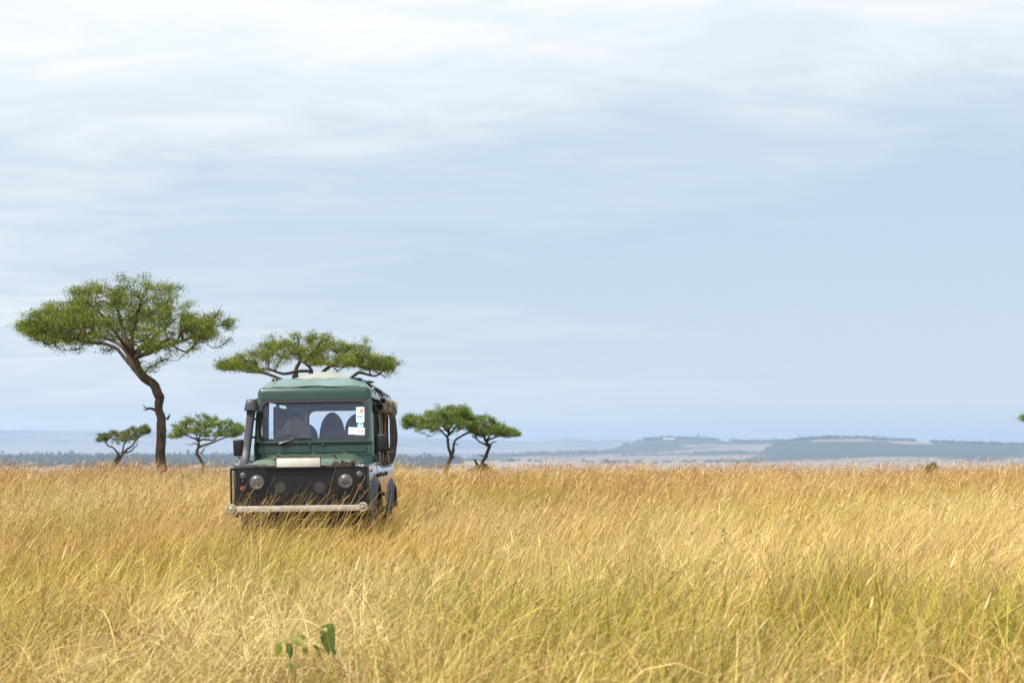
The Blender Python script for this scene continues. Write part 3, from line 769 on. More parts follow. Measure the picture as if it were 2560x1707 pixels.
def culms(seed, dens, d0, d1, w, K, hmul, heads=True, hs=1.0, per=9, wild=0.0):
    """flowering stalks in loose tussocks that share a lean; red oat spikelets or pale bristle spikes on top"""
    rng = np.random.default_rng(seed)
    tx, td = wedge(rng, dens / per, d0, d1)
    pale_t, _, _, _, _ = fields(tx, td)
    keep = rng.random(len(tx)) < (.35 + .9 * sm(fbm(tx * .4 + 4, td * .25, 65), .35, .65) + .5 * sm(pale_t, .5, .75)) / 1.6
    tx, td = tx[keep], td[keep]
    k = per; n0 = len(tx)
    sp = .09 + .0016 * d1
    x = np.repeat(tx, k) + rng.normal(size=n0 * k) * sp; y = np.repeat(td, k) + rng.normal(size=n0 * k) * sp
    gust = fbm(tx * .5, td * .5, 85) - .5
    phi = np.repeat(rng.normal(.05, .35 + .6 * wild, n0), k) + rng.normal(0, .28 + .3 * wild, n0 * k)
    th0 = np.abs(np.repeat(.36 + 1.1 * gust + rng.normal(.25 * wild, .10 + .15 * wild, n0), k) + rng.normal(0, .10 + .15 * wild, n0 * k))
    th1 = np.abs(np.repeat(rng.uniform(.05, .45, n0), k) + rng.normal(0, .14, n0 * k))
    Ls = np.repeat(rng.uniform(.78, 1.16, n0), k)
    pale, _, red, _, high = fields(x, y)
    L = (.66 + .34 * rng.random(n0 * k) ** 1.3) * hmul * (.80 + .4 * high) * Ls
    L0 = L.copy(); L = car_mask(x, y, L)
    ok = L >= .5 * L0
    x, y, red, L, pale, phi, th0, th1 = [q_[ok] for q_ in (x, y, red, L, pale, phi, th0, th1)]; n = len(x)
    r = rng.random((n, 1))
    c = C_STRAW * .95 + (C_PALE - C_STRAW) * np.clip(r ** 1.5 * .9 + sm(pale, .5, .72)[:, None] * .6, 0, 1.15)
    c = c + (C_GOLD - c) * (rng.random((n, 1)) * .7)
    c = c + (C_RED - c) * (sm(red, .45, .72)[:, None] * rng.random((n, 1)) * .7)
    z = ground_z(np.hypot(x, y)) - .01
    end = add_blades(rng, np.stack([x, y, z], -1), L, w * rng.uniform(.7, 1.2, n), phi, th0, th1, K, c * .9, c, taper=.55)
    if not heads: return
    tip, tg = end
    kind = rng.random(n)
    # red oat grass: a drooping spray of spikelets
    i = np.where(kind < .36 + .36 * sm(red, .42, .70))[0]
    m_ = 5
    P = np.repeat(tip[i], m_, 0) + rng.normal(size=(len(i) * m_, 3)) * [.035, .035, .028] * hs - np.repeat(tg[i], m_, 0) * rng.uniform(0, .12, (len(i) * m_, 1))
    A = unit(np.repeat(tg[i], m_, 0) + rng.normal(size=(len(i) * m_, 3)) * .8) * rng.uniform(.010, .020, (len(i) * m_, 1)) * hs
    B_ = unit(np.cross(A, rng.normal(size=A.shape))) * rng.uniform(.0022, .0042, (len(A), 1)) * hs
    cc = np.array([.22, .085, .040]) * rng.uniform(.5, 1.5, (len(A), 1)) + np.array([.16, .11, .04]) * rng.random((len(A), 1))
    add_flakes(P, A, B_, cc)
    # pale bristly spikes
    i = np.where(kind > .95)[0]
    K2 = 4; ln = rng.uniform(.07, .15, len(i)) * (.8 + .2 * hs)
    th = np.arccos(np.clip(tg[i][:, 2], -1, 1)); ph = np.arctan2(tg[i][:, 1], tg[i][:, 0])
    cp = (C_PALE * np.array([1.02, 1.0, 1.0])) * rng.uniform(.85, 1.1, (len(i), 1))
    for tw in (0.0, 1.57):
        add_blades(rng, tip[i] - tg[i] * .01, ln, np.full(len(i), .0075) * hs, ph, th, np.full(len(i), .15), K2, cp, cp, twist=np.full(len(i), tw), taper=.7)
tufts(101, 50, 24, 4.4, 9.5, .0038, 5, .84, .05, wild=.75)
tufts(102, 34, 19, 9.5, 15, .0042, 5, .94, .055, wild=.35)
tufts(103, 29, 18, 15, 23, .0042, 4, 1.0, .06)
tufts(104, 24, 12, 23, 36, .0052, 3, 1.0, .08)
tufts(105, 14, 10, 36, 62, .0075, 3, 1.02, .11)
thatch(111, 520, 4.4, 10, .0038, 3); thatch(112, 220, 10, 19, .0045, 3)
culms(121, 60, 4.6, 9.5, .0024, 5, .82, hs=1.0, wild=.8); culms(122, 85, 9.5, 16, .0026, 5, .92, hs=1.05, wild=.3)
culms(123, 96, 16, 25, .0028, 4, .98, hs=1.2); culms(124, 64, 25, 40, .0038, 4, 1.0, hs=1.7); culms(125, 36, 40, 64, .0055, 3, 1.04, hs=2.3)
def front_stalks():
    """long straight stalks standing between the camera and the nose of the vehicle"""
    rng = np.random.default_rng(404); n = 46
    x = CARX + rng.uniform(-.95, .95, n); y = CARY - rng.uniform(.35, 1.1, n)
    L = rng.uniform(.85, 1.32, n); th0 = rng.uniform(.25, .75, n); th1 = rng.uniform(.0, .35, n); phi = rng.normal(.05, .3, n)
    c = (C_STRAW * .95 + (C_RED - C_STRAW) * rng.uniform(0, .45, (n, 1))) * rng.uniform(.75, 1.15, (n, 1))
    tip, tg = add_blades(rng, np.stack([x, y, np.zeros(n)], -1), L, rng.uniform(.004, .007, n), phi, th0, th1, 6, c, c, taper=.6)
    i = np.repeat(np.arange(0, n, 3), 4)
    A = unit(tg[i] + rng.normal(size=(len(i), 3)) * .7) * rng.uniform(.008, .017, (len(i), 1)); B_ = unit(np.cross(A, rng.normal(size=A.shape))) * .0035
    add_flakes(tip[i] + rng.normal(size=(len(i), 3)) * .03, A, B_, np.array([.30, .12, .05]) * rng.uniform(.6, 1.4, (len(i), 1)))
front_stalks()
g = link_mesh('grass', np_mesh('grass', np.concatenate(GV), np.concatenate(GQ), col=np.concatenate(GC)), M_GRASS)
tag(g, 'tall golden dry savanna grass leaning in the wind', 'grass', kind='stuff')
print('grass verts', GBASE[0])
del GV, GQ, GC

# ------------------------------------------------------------------ weeds, bushes and dead twigs standing in the grass
M_WEED = mat_leafy('weed_leaf', .25, .5, .4)
M_STEM = mat_principled('weed_stem', (.30, .27, .10), .7)
M_TWIG = mat_principled('dead_twig', (.17, .13, .10), .9)
def leaf_blades(specs, name, parent, seed, mat=None):
    """specs: (base, tip, width, droop, colour): curved lance leaves with a folded midrib"""
    V = []; Q = []; C = []
    rng = np.random.default_rng(seed)
    for b, t, wdt, droop, colr in specs:
        b = np.array(b, float); t = np.array(t, float); n = 7
        s = np.linspace(0, 1, n)[:, None]
        mid = b + (t - b) * s; mid[:, 2] += droop * np.sin(math.pi * s[:, 0])
        d = np.gradient(mid, axis=0); d /= np.linalg.norm(d, axis=1)[:, None]
        side = np.cross(d, [0.25, 1, .1]); side /= np.linalg.norm(side, axis=1)[:, None]
        nrm = np.cross(side, d)
        hw = (wdt * .5 * np.sin(math.pi * np.clip(s * .92 + .06, 0, 1)) ** .8)
        k = len(V) and sum(len(a) for a in V)
        V.append(np.stack([mid - side * hw + nrm * hw * .35, mid, mid + side * hw + nrm * hw * .35], 1).reshape(-1, 3))
        for i in range(n - 1):
            for j in range(2): Q.append([k + i * 3 + j, k + i * 3 + j + 1, k + i * 3 + j + 4, k + i * 3 + j + 3])
        C.append(np.tile(np.array(colr) * rng.uniform(.85, 1.15), (n * 3, 1)))
    return link_mesh(name, np_mesh(name, np.concatenate(V), Q, col=np.concatenate(C), smooth=True), mat or M_WEED, parent)
def stems(paths, name, parent, mat):
    return link_mesh(name, tube_mesh([(smooth_path(np.array(p, float)[:, :3], 10), np.linspace(r0, r1, 10), 6) for p, r0, r1 in paths], name), mat, parent)
# broad-leaved weed in the foreground, its leaves hanging
D = 7.4
def q(px, py, dy=0.0): return (wx(px, D) - wx(745, D), dy, wz(py, D))
t = thing('leafy_weed', (wx(745, D), D, 0), 'broad-leaved green weed with drooping folded leaves low in the nearest grass', 'weed')
stems([([(0, .02, 0), q(735, 1680), q(745, 1608), q(790, 1600), q(815, 1572)], .004, .0025), ([(0, .02, 0), q(725, 1660), q(722, 1605), q(700, 1604)], .0035, .002), ([q(745, 1608), q(715, 1604, -.03), q(702, 1604)], .003, .002)], 'stem', t, M_STEM)
G1, G2, G3 = (.080, .130, .018), (.18, .22, .035), (.36, .35, .10)
leaf_blades([(q(803, 1575), q(822, 1636), .054, .015, G1), (q(818, 1570), q(834, 1640, -.02), .048, .07, G1), (q(800, 1572), q(820, 1566), .02, .01, G2),
    (q(696, 1606), q(693, 1640), .043, .0, (.20, .22, .03)), (q(720, 1606), q(726, 1648), .040, .01, G1), (q(723, 1650), q(731, 1684), .030, .0, G2),
    (q(738, 1606), q(765, 1592), .038, .01, G2), (q(732, 1604), q(764, 1618, -.03), .045, .02, G3), (q(695, 1612), q(722, 1600), .020, .012, G3),
    (q(784, 1612), q(800, 1640), .020, .01, G1), (q(760, 1612), q(764, 1636), .030, .0, (.22, .25, .04)), (q(826, 1606), q(838, 1640, .03), .018, .0, G2)], 'leaves', t, 3)
# tall thin weed left of the vehicle
def stalk_weed(px, pb, pt, D, label, seed, nl=9, ls=.05, cat='weed'):
    rnd = random.Random(seed); zt = wz(pt, D); x0 = wx(px, D)
    t = thing('stalk_weed', (x0, D, 0), label, cat, 'thin weeds in the grass')
    lean = (wx(pb, D) - x0)
    stems([([(0, 0, 0), (lean * .3, 0, zt * .4), (lean * .6, .01, zt * .75), (lean, 0, zt)], .005, .002)], 'stem', t, M_STEM)
    sp = []
    for i in range(nl):
        f = .35 + .6 * i / nl; z = zt * f; a = rnd.uniform(0, 6.28)
        L_ = ls * rnd.uniform(.7, 1.4)
        sp.append(((lean * f, 0, z), (lean * f + L_ * math.cos(a), L_ * math.sin(a) * .6, z + rnd.uniform(-.02, .03)), ls * .32, .012, (.13, .18, .035)))
    leaf_blades(sp, 'leaves', t, seed)
    return t
stalk_weed(461, 453, 1160, 24, 'tall thin dark weed stalk standing in the grass below the bent acacia', 5)
stalk_weed(332, 328, 1240, 22, 'small dark green leafy weed in the grass at far left', 6, 16, .055)
stalk_weed(1810, 1812, 1312, 15.5, 'low dark green weed in the pale grass right of the middle', 7, 14, .06)
stalk_weed(1535, 1538, 1222, 26, 'small green weed poking from the grass behind the vehicle to its right', 9, 10, .06)
# bushes along the crest
def bush(px, D, w_, h_, label, seed, pal, n=70, per=30, leaf=.045):
    rng = np.random.default_rng(seed); zg = float(ground_z(D))
    t = thing('low_bush', (wx(px, D), D, zg), label, 'bush', 'low bushes along the grass crest')
    ch = []; tips = []
    for i in range(n):
        a = rng.uniform(0, 6.28); r = rng.random() ** .6
        tip = np.array([math.cos(a) * r * w_ / 2, math.sin(a) * r * w_ / 2, h_ * (1 - .45 * r * r) * rng.uniform(.6, 1.05)])
        mid = tip * [.55, .55, .5] + rng.normal(size=3) * .03
        ch.append((smooth_path(np.array([[0, 0, 0], mid, tip]), 6), np.linspace(.014, .004, 6), 4)); tips += [tip, mid * .4 + tip * .6]
    link_mesh('branches', tube_mesh(ch, 'branches'), M_TWIG, t)
    link_mesh('foliage', leaf_mesh('foliage', np.array(tips), .06, per, leaf, seed, pal), M_LEAF, t)
bush(2330, 57, .50, .90, 'small round green bush on the crest line at far right', 3, [(.14, .17, .04), (.22, .24, .06), (.28, .27, .07)])
bush(1208, 84, 1.6, 1.02, 'low dark bush around the foot of the crooked acacia', 4, [(.05, .07, .02), (.10, .11, .03), (.14, .12, .05)], 110, 30, .05)
def twigs(px, D, paths, label):
    zg = float(ground_z(D))
    t = link_mesh('dead_twigs', tube_mesh([(smooth_path(np.array([[wx(a, D) - wx(px, D), dy, wz(b, D) - zg] for a, b, dy in p]), 12), np.linspace(r, r * .35, 12), 5) for p, r in paths], 'dead_twigs'), M_TWIG)
    t.location = (wx(px, D), D, zg)
    tag(t, label, 'dead twigs', 'dead twigs on the crest')
twigs(1510, 50, [([(1498, 1176, 0), (1500, 1160, 0), (1508, 1152, 0), (1516, 1151, 0), (1524, 1160, .05)], .011), ([(1512, 1178, .1), (1520, 1166, .1), (1532, 1160, .1), (1548, 1153, .1)], .010),
    ([(1490, 1178, 0), (1482, 1164, 0), (1474, 1160, 0)], .008), ([(1528, 1161, .1), (1538, 1156, .1), (1544, 1157, .12)], .006), ([(1515, 1175, 0), (1503, 1163, .1), (1480, 1158, .15)], .006)], 'arching bare grey twigs rising from the crest right of the middle')
twigs(512, 100, [([(506, 1172, 0), (512, 1165, 0), (525, 1163, 0)], .02), ([(518, 1164, 0), (522, 1160, 0)], .014), ([(500, 1170, .2), (490, 1166, .2)], .014)], 'short dead twigs at the foot of the kinked acacia')
# ------------------------------------------------------------------ the safari vehicle
YS = -2.2
M_GREEN = mat_principled('green_paint', (.008, .044, .029), .30, spec=.5, coat=1.0, var=.25, vscale=2.2, dark=(.016, .052, .036))
M_GREEND = mat_principled('dusty_green_paint', (.020, .066, .040), .36, coat=.6, var=.4, vscale=3.5, dark=(.12, .155, .105))
M_BLACK = mat_principled('black_plastic', (.010, .010, .013), .42, var=.3, vscale=6)
M_RUBBER = mat_principled('rubber', (.010, .009, .012), .6)
M_MESH = mat_principled('black_steel_mesh', (.006, .0055, .007), .6, spec=.25)
M_STRAND = mat_principled('expanded_steel', (.022, .020, .023), .5)
M_FLARE = mat_principled('grey_plastic_flare', (.045, .043, .054), .5, var=.3, vscale=9)
M_DARK = mat_principled('dark_lining', (.020, .030, .070), .9)
M_UNDER = mat_principled('underbody', (.018, .017, .016), .9)
M_RUST = mat_principled('rusty_steel', (.085, .034, .024), .75, var=.5, vscale=30, bump=.3)
M_WORN = mat_principled('worn_white_paint', (.47, .445, .42), .55, var=.3, vscale=11, bump=.15, dark=(.33, .27, .22))
M_PLATE = mat_principled('plate_white', (.74, .73, .69), .5, var=.22, vscale=9, dark=(.60, .56, .47))
M_CANVAS = mat_principled('teal_canvas', (.155, .225, .218), .85, var=.28, vscale=3.0, bump=.35, bscale=9)
M_CREAM = mat_principled('cream_canvas', (.30, .295, .245), .9, var=.12, vscale=2.5, bump=.15, bscale=6)
M_BEIGE = mat_principled('beige_canvas', (.30, .255, .175), .9, var=.45, vscale=9, bump=.3, bscale=20)
M_BROWN = mat_principled('brown_curtain', (.24, .085, .055), .85, var=.3, vscale=8)
M_ORANGE = mat_principled('rust_orange_cloth', (.22, .060, .022), .8, var=.35, vscale=7)
M_FLAP = mat_principled('dark_canvas', (.040, .027, .020), .85, var=.4, vscale=8, bump=.3)
M_CHROME = mat_principled('mirror_steel', (.5, .5, .52), .25, metal=1.0)
M_REFLECT = mat_principled('lamp_reflector', (.24, .25, .24), .35, metal=.1)
M_AMBER = mat_principled('amber_lens', (.55, .10, .015), .15, coat=1)
M_WHITE = mat_principled('white_lettering', (.75, .76, .76), .5)
M_TAN = mat_principled('tan_cloth', (.46, .36, .25), .9, var=.3, vscale=10)
M_SEAT = mat_principled('dark_seat', (.030, .030, .050), .8)
M_ROPE = mat_principled('rope', (.03, .022, .018), .9)
M_LENS_Y = mat_principled('yellowed_lens', (.55, .50, .26), .18, coat=1, var=.3, vscale=40)

def mat_glass(name, tint, dust):
    m = bpy.data.materials.new(name); m.use_nodes = True
    t = NT(m.node_tree)
    tr = t.n('ShaderNodeBsdfTransparent'); tr.inputs[0].default_value = (*tint, 1)
    gl = t.n('ShaderNodeBsdfGlossy', i_Roughness=.02); gl.inputs[0].default_value = (.55, .68, .95, 1)
    df = t.n('ShaderNodeBsdfDiffuse'); df.inputs[0].default_value = (.42, .47, .66, 1)
    tcn = t.n('ShaderNodeTexCoord')
    nz = t.noise(t.mapping(tcn.outputs['Object'], (1.2, 1, 3.0)), 1.5, 4, .6)
    m1 = t.n('ShaderNodeMixShader'); t.l(t.math('MULTIPLY', nz, dust * 2), m1.inputs[0]); t.l(tr.outputs[0], m1.inputs[1]); t.l(df.outputs[0], m1.inputs[2])
    fr = t.n('ShaderNodeFresnel', i_IOR=1.5)
    m2 = t.n('ShaderNodeMixShader'); t.l(fr.outputs[0], m2.inputs[0]); t.l(m1.outputs[0], m2.inputs[1]); t.l(gl.outputs[0], m2.inputs[2])
    o = t.n('ShaderNodeOutputMaterial'); t.l(m2.outputs[0], o.inputs[0])
    return m
M_GLASS = mat_glass('windscreen_glass', (.95, .97, .99), .042)
def mat_lens(name):
    m = bpy.data.materials.new(name); m.use_nodes = True
    t = NT(m.node_tree)
    tr = t.n('ShaderNodeBsdfTransparent'); gl = t.n('ShaderNodeBsdfGlossy', i_Roughness=.35); df = t.n('ShaderNodeBsdfDiffuse'); df.inputs[0].default_value = (.7, .7, .68, 1)
    a = t.n('ShaderNodeMixShader', i_0=.14); t.l(tr.outputs[0], a.inputs[1]); t.l(df.outputs[0], a.inputs[2])
    b = t.n('ShaderNodeMixShader', i_0=.10); t.l(a.outputs[0], b.inputs[1]); t.l(gl.outputs[0], b.inputs[2])
    o = t.n('ShaderNodeOutputMaterial'); t.l(b.outputs[0], o.inputs[0])
    return m
M_CLEAR = mat_lens('lamp_glass')

def tilt(z): return 1.42 + max(0.0, z - 1.46) * .235           # the windscreen plane leans back
def merge(bm, src):
    me = bpy.data.meshes.new('tmp'); src.to_mesh(me); src.free(); bm.from_mesh(me); bpy.data.meshes.remove(me)
def box(bm, x0, x1, y0, y1, z0, z1, bev=0.0, seg=2, mat=0):
    b = bmesh.new(); bmesh.ops.create_cube(b, size=1.0)
    for v in b.verts:
        v.co = Vector(((x0 + x1) / 2 + v.co.x * (x1 - x0), (y0 + y1) / 2 + v.co.y * (y1 - y0), (z0 + z1) / 2 + v.co.z * (z1 - z0)))
    if bev: bmesh.ops.bevel(b, geom=b.edges[:], offset=bev, segments=seg, profile=.5, affect='EDGES')
    for f in b.faces: f.material_index = mat
    merge(bm, b)
def poly_prism(bm, pts, axis, a0, a1, mat=0):
    """pts 2-D outline; axis 'x': (y,z) outline, 'y': (x,z) outline, 'z': (x,y) outline"""
    def mk(p, a):
        return {'x': (a, p[0], p[1]), 'y': (p[0], a, p[1]), 'z': (p[0], p[1], a)}[axis]
    A = [bm.verts.new(mk(p, a0)) for p in pts]; B_ = [bm.verts.new(mk(p, a1)) for p in pts]
    n = len(pts); fs = []
    fs.append(bm.faces.new(A)); fs.append(bm.faces.new(B_[::-1]))
    for i in range(n): fs.append(bm.faces.new([A[i], B_[i], B_[(i + 1) % n], A[(i + 1) % n]]))
    for f in fs: f.material_index = mat
def rrect(x0, x1, z0, z1, r, k=6):
    out = []
    for cx, cz, a0 in ((x1 - r, z1 - r, 0), (x0 + r, z1 - r, 90), (x0 + r, z0 + r, 180), (x1 - r, z0 + r, 270)):
        for i in range(k + 1):
            a = R(a0 + 90 * i / k); out.append((cx + r * math.cos(a), cz + r * math.sin(a)))
    return out
def ring(bm, outer, inner, axis, a0, a1, mat=0):
    def mk(p, a): return {'x': (a, p[0], p[1]), 'y': (p[0], a, p[1]), 'z': (p[0], p[1], a)}[axis]
    n = len(outer)
    L = [[bm.verts.new(mk(p, a)) for p in c] for a in (a0, a1) for c in (outer, inner)]
    for i in range(n):
        j = (i + 1) % n
        for a, b in ((L[0], L[1]), (L[3], L[2]), (L[2], L[0]), (L[1], L[3])):
            f = bm.faces.new([a[i], a[j], b[j], b[i]]); f.material_index = mat
def tube(bm, pts, rad, k=8, cap=True, mat=0):
    pts = [Vector(p) for p in pts]; n = len(pts)
    rad = rad if isinstance(rad, (list, tuple)) else [rad] * n
    rings = []; prev = None
    for i, p in enumerate(pts):
        t = (pts[min(i + 1, n - 1)] - pts[max(i - 1, 0)]).normalized()
        u = t.cross(Vector((0.1, .2, 1)) if abs(t.z) < .9 else Vector((0, 1, .1))).normalized(); v = t.cross(u)
        rings.append([bm.verts.new(p + (u * math.cos(2 * math.pi * j / k) + v * math.sin(2 * math.pi * j / k)) * rad[i]) for j in range(k)])
    for a, b in zip(rings, rings[1:]):
        for j in range(k):
            f = bm.faces.new([a[j], a[(j + 1) % k], b[(j + 1) % k], b[j]]); f.material_index = mat
    if cap:
        for rr, s in ((rings[0], 1), (rings[-1], -1)):
            f = bm.faces.new(rr[::-s]); f.material_index = mat
def disc_lathe(bm, c, prof, k=24, mat=0, axis='y'):
    """lathe around an axis through c; prof: (radius, offset along the axis)"""
    rings = []
    for r, a in prof:
        row = []
        for j in range(k):
            th = 2 * math.pi * j / k
            if axis == 'y': co = (c[0] + r * math.cos(th), c[1] + a, c[2] + r * math.sin(th))
            else: co = (c[0] + a, c[1] + r * math.cos(th), c[2] + r * math.sin(th))
            row.append(bm.verts.new(co))
        rings.append(row)
    for a, b in zip(rings, rings[1:]):
        for j in range(k):
            f = bm.faces.new([a[j], a[(j + 1) % k], b[(j + 1) % k], b[j]]); f.material_index = mat
    for row in (rings[0], rings[-1]):
        try: bm.faces.new(row).material_index = mat
        except ValueError: pass
def grid(bm, nx, ny, fn, mat=0, thick=None):
    V = [[bm.verts.new(fn(i / nx, j / ny)) for j in range(ny + 1)] for i in range(nx + 1)]
    for i in range(nx):
        for j in range(ny):
            f = bm.faces.new([V[i][j], V[i + 1][j], V[i + 1][j + 1], V[i][j + 1]]); f.material_index = mat
    return V
def lean(bm):
    for v in bm.verts: v.co.y += tilt(v.co.z) - 1.42; v.co.x *= 1 - max(0, v.co.z - 1.5) * .035
car = thing('safari_vehicle', (CARX, CARY - YS, 0), 'dark green safari vehicle with canvas roof and black mesh front guard in the grass', 'off-road vehicle', rot=(0, R(-.75), R(.35)))
def part(name, bm, mat, parent=None, sharp=38, label=None):
    o = bm_obj(name, bm, mat, parent or car, sharp, YS)
    if label: o['label'] = label
    return o
def part_each(name, bm, mat, parent=None, gap=0.0):
    """every separate piece of the bmesh becomes a part of its own"""
    left = set(bm.verts); isl = []
    while left:
        st = [left.pop()]; grp = set(st)
        while st:
            v = st.pop()
            for e in v.link_edges:
                o = e.other_vert(v)
                if o in left: left.remove(o); grp.add(o); st.append(o)
        isl.append(grp)
    if gap:                                                       # pieces that touch stay together
        bx = [[min(v.co[i] for v in g) - gap for i in range(3)] + [max(v.co[i] for v in g) + gap for i in range(3)] for g in isl]
        k = 0
        while k < len(isl):
            m = k + 1
            while m < len(isl):
                if all(bx[k][i] < bx[m][i + 3] and bx[m][i] < bx[k][i + 3] for i in range(3)):
                    isl[k] |= isl[m]; del isl[m], bx[m]
                else: m += 1
            k += 1
    for g in isl:
        nb = bmesh.new(); mp = {v: nb.verts.new(v.co) for v in g}
        for f in bm.faces:
            if f.verts[0] in g: nb.faces.new([mp[v] for v in f.verts]).material_index = f.material_index
        part(name, nb, mat, parent)
    bm.free()
WAIST = [(.870, .52), (.870, 1.06), (.864, 1.11), (.848, 1.15), (.815, 1.175)]
def side_profile(bm, s, y0, y1, z0, off=0.0, th=.03):
    pr = [(x + off, z) for x, z in WAIST if z > z0]; pr = [(.87 + off, z0)] + pr
    out = pr + [(x - th, z - (.0 if i < len(pr) - 1 else .03)) for i, (x, z) in reversed(list(enumerate(pr)))]
    poly_prism(bm, [(s * x, z) for x, z in out], 'y', y0, y1)
def arch_pts(cy, cz, r, a0, a1, n=18): return [(cy - r * math.cos(R(a0 + (a1 - a0) * i / n)), cz + r * math.sin(R(a0 + (a1 - a0) * i / n))) for i in range(n + 1)]
FA = (1.00, .43, .50); RA = (3.76, .42, .41)
for s in (-1, 1):
    # front wing: vertical side with the wheel arch, flat top, front face
    bm = bmesh.new()
    side_profile(bm, s, .27, 1.46, .945)
    pts = [(.27, .945), (.27, .60), (.47, .55)] + arch_pts(*FA, 12, 168) + [(1.50, .50), (1.46, .945)]
    poly_prism(bm, [(y, min(z, .945)) for y, z in pts], 'x', s * .84, s * .868)
    v = [(.44, 1.205), (.81, 1.196), (.845, 1.172), (.845, 1.10), (.44, 1.10)]
    poly_prism(bm, [(s * x, z) for x, z in v], 'y', .27, 1.44)
    box(bm, min(s * .44, s * .866), max(s * .44, s * .866), .255, .275, .66, 1.196, .012)
    for v in bm.verts:
        if v.co.z > 1.16: v.co.z += .034 * (v.co.y - .27) / 1.17
    wing = part('front_wing', bm, M_GREEN)
    # side repeater
    bm = bmesh.new(); disc_lathe(bm, (s * .868, .52, 1.115), [(.028, 0), (.027, s * .016), (.012, s * .026)], 12, axis='x')
    part('side_indicator', bm, M_AMBER, wing)
    # flares
    for name, (cy, cz, r) in (('front', FA), ('rear', RA)):
        bm = bmesh.new(); prof = [(r + .135, .866), (r + .105, .880), (r + .045, .925), (r + .005, .937), (r - .01, .930), (r - .015, .86)]
        N = 26; rows = []
        for i in range(N + 1):
            a = R(10 + 160 * i / N)
            rows.append([bm.verts.new((s * x, cy - rr * math.cos(a) * (1.0), cz + rr * math.sin(a))) for rr, x in prof])
        for a, b in zip(rows, rows[1:]):
            for j in range(len(prof) - 1): bm.faces.new([a[j], a[j + 1], b[j + 1], b[j]])
        part('wheel_flare', bm, M_FLARE, sharp=50)
    # doors
    for y0, y1 in ((1.475, 2.335), (2.355, 3.17)):
        bm = bmesh.new(); side_profile(bm, s, y0, y1, .56, .004)
        d = part('door', bm, M_GREEN)
        bm = bmesh.new(); hy = y0 + .34
        box(bm, min(s * .872, s * .905), max(s * .872, s * .905), hy, hy + .13, 1.015, 1.05, .008); box(bm, min(s * .868, s * .884), max(s * .868, s * .884), hy - .015, hy + .15, 1.0, 1.065, .006)
        part('handle', bm, M_BLACK, d)
        for hz in (.72, 1.0):
            bm = bmesh.new(); box(bm, min(s * .87, s * .895), max(s * .87, s * .895), y0 - .05, y0 + .035, hz, hz + .05, .006)
            part('hinge', bm, M_BLACK, d)
        if y0 < 2:
            bm = bmesh.new()
            ring(bm, rrect(y0 + .07, y1, 1.155, 2.055, .03), rrect(y0 + .125, y1 - .05, 1.20, 2.005, .03), 'x', s * .795, s * .765)
            for v in bm.verts:
                v.co.x += s * (.02 - max(0, v.co.z - 1.17) * .025)
                if v.co.y < y0 + .3: v.co.y += max(0, v.co.z - 1.46) * .2
            part('window_frame', bm, M_GREEN, d)
    # rear quarter
    bm = bmesh.new(); side_profile(bm, s, 3.19, 4.32, .84)
    pts = [(3.19, .84), (3.19, .56), (3.34, .55)] + arch_pts(*RA, 18, 162) + [(4.18, .55), (4.32, .60), (4.32, .84)]
    poly_prism(bm, [(y, min(z, .84)) for y, z in pts], 'x', s * .84, s * .868)
    part('rear_quarter', bm, M_GREEN)
    # sill
    bm = bmesh.new(); box(bm, min(s * .80, s * .862), max(s * .80, s * .862), 1.5, 3.3, .44, .54, .01); part('sill', bm, M_UNDER)
    # pillars above the waist
    for y0, y1, nm in ((1.44, 1.53, 'a'), (2.29, 2.35, 'b'), (3.20, 3.28, 'c'), (4.20, 4.31, 'd')):
        bm = bmesh.new(); box(bm, min(s * .755, s * .80), max(s * .755, s * .80), y0, y1, 1.17, 2.08, .008)
        for v in bm.verts:
            v.co.x += s * (.012 - max(0, v.co.z - 1.17) * .028)
            if nm == 'a': v.co.y += max(0, v.co.z - 1.46) * .235
        part('pillar', bm, M_GREEN)
    # wheels
    for cy in (1.0, 3.76):

        bm = bmesh.new(); disc_lathe(bm, (s * .73, cy, .40), [(.22, -.11), (.36, -.125), (.395, -.10), (.40, 0), (.395, .10), (.36, .125), (.22, .11)], 32, axis='x')
        ty = part('wheel', bm, M_RUBBER)
        bm = bmesh.new(); disc_lathe(bm, (s * .73, cy, .40), [(.225, s * .105), (.20, s * .06), (.12, s * .055), (.09, s * .10), (.03, s * .115)], 20, axis='x')
        part('rim', bm, M_WORN, ty)

# bonnet
bm = bmesh.new()
def bonnet(u, v):
    x = -.74 + 1.48 * u; y = .262 + 1.14 * v
    k = max(0.0, min(1.0, (.735 - abs(x)) / .20)); k = k * k * (3 - 2 * k)
    k2 = max(0.0, min(1.0, v / .09)); k2 = math.sqrt(max(0, k2 * (2 - k2)))
    edge = 1.200 + .036 * v
    raised = .040 + .045 * v
    hump = .012 * math.exp(-((abs(x) - .42) / .16) ** 2) * min(1, v * 4) + .016 * math.exp(-((v - .12) / .05) ** 2) * (1 if abs(x) < .62 else 0)
    return (x, y - .02 * (1 - k2), edge - .03 * (1 - k2) + (raised + hump) * k * k2)
grid(bm, 48, 30, bonnet)
bon = part('bonnet', bm, M_GREEND, sharp=60)
for x, sg in ((-.40, 1), (.475, -1)):
    bm = bmesh.new()
    tube(bm, [(x, .34, 1.222), (x + .02 * sg, .36, 1.255), (x + .055 * sg, .37, 1.29), (x + .075 * sg, .38, 1.315)], [.013, .012, .012, .009], 7)
    tube(bm, [(x - .03, .34, 1.225), (x + .03, .34, 1.225)], .014, 7); tube(bm, [(x + .02 * sg, .36, 1.26), (x + .06 * sg, .36, 1.245)], .008, 6)
    tube(bm, [(x + .05 * sg, .37, 1.318), (x + .095 * sg, .38, 1.312)], .009, 6)
    part('bonnet_catch', bm, M_BLACK, bon)
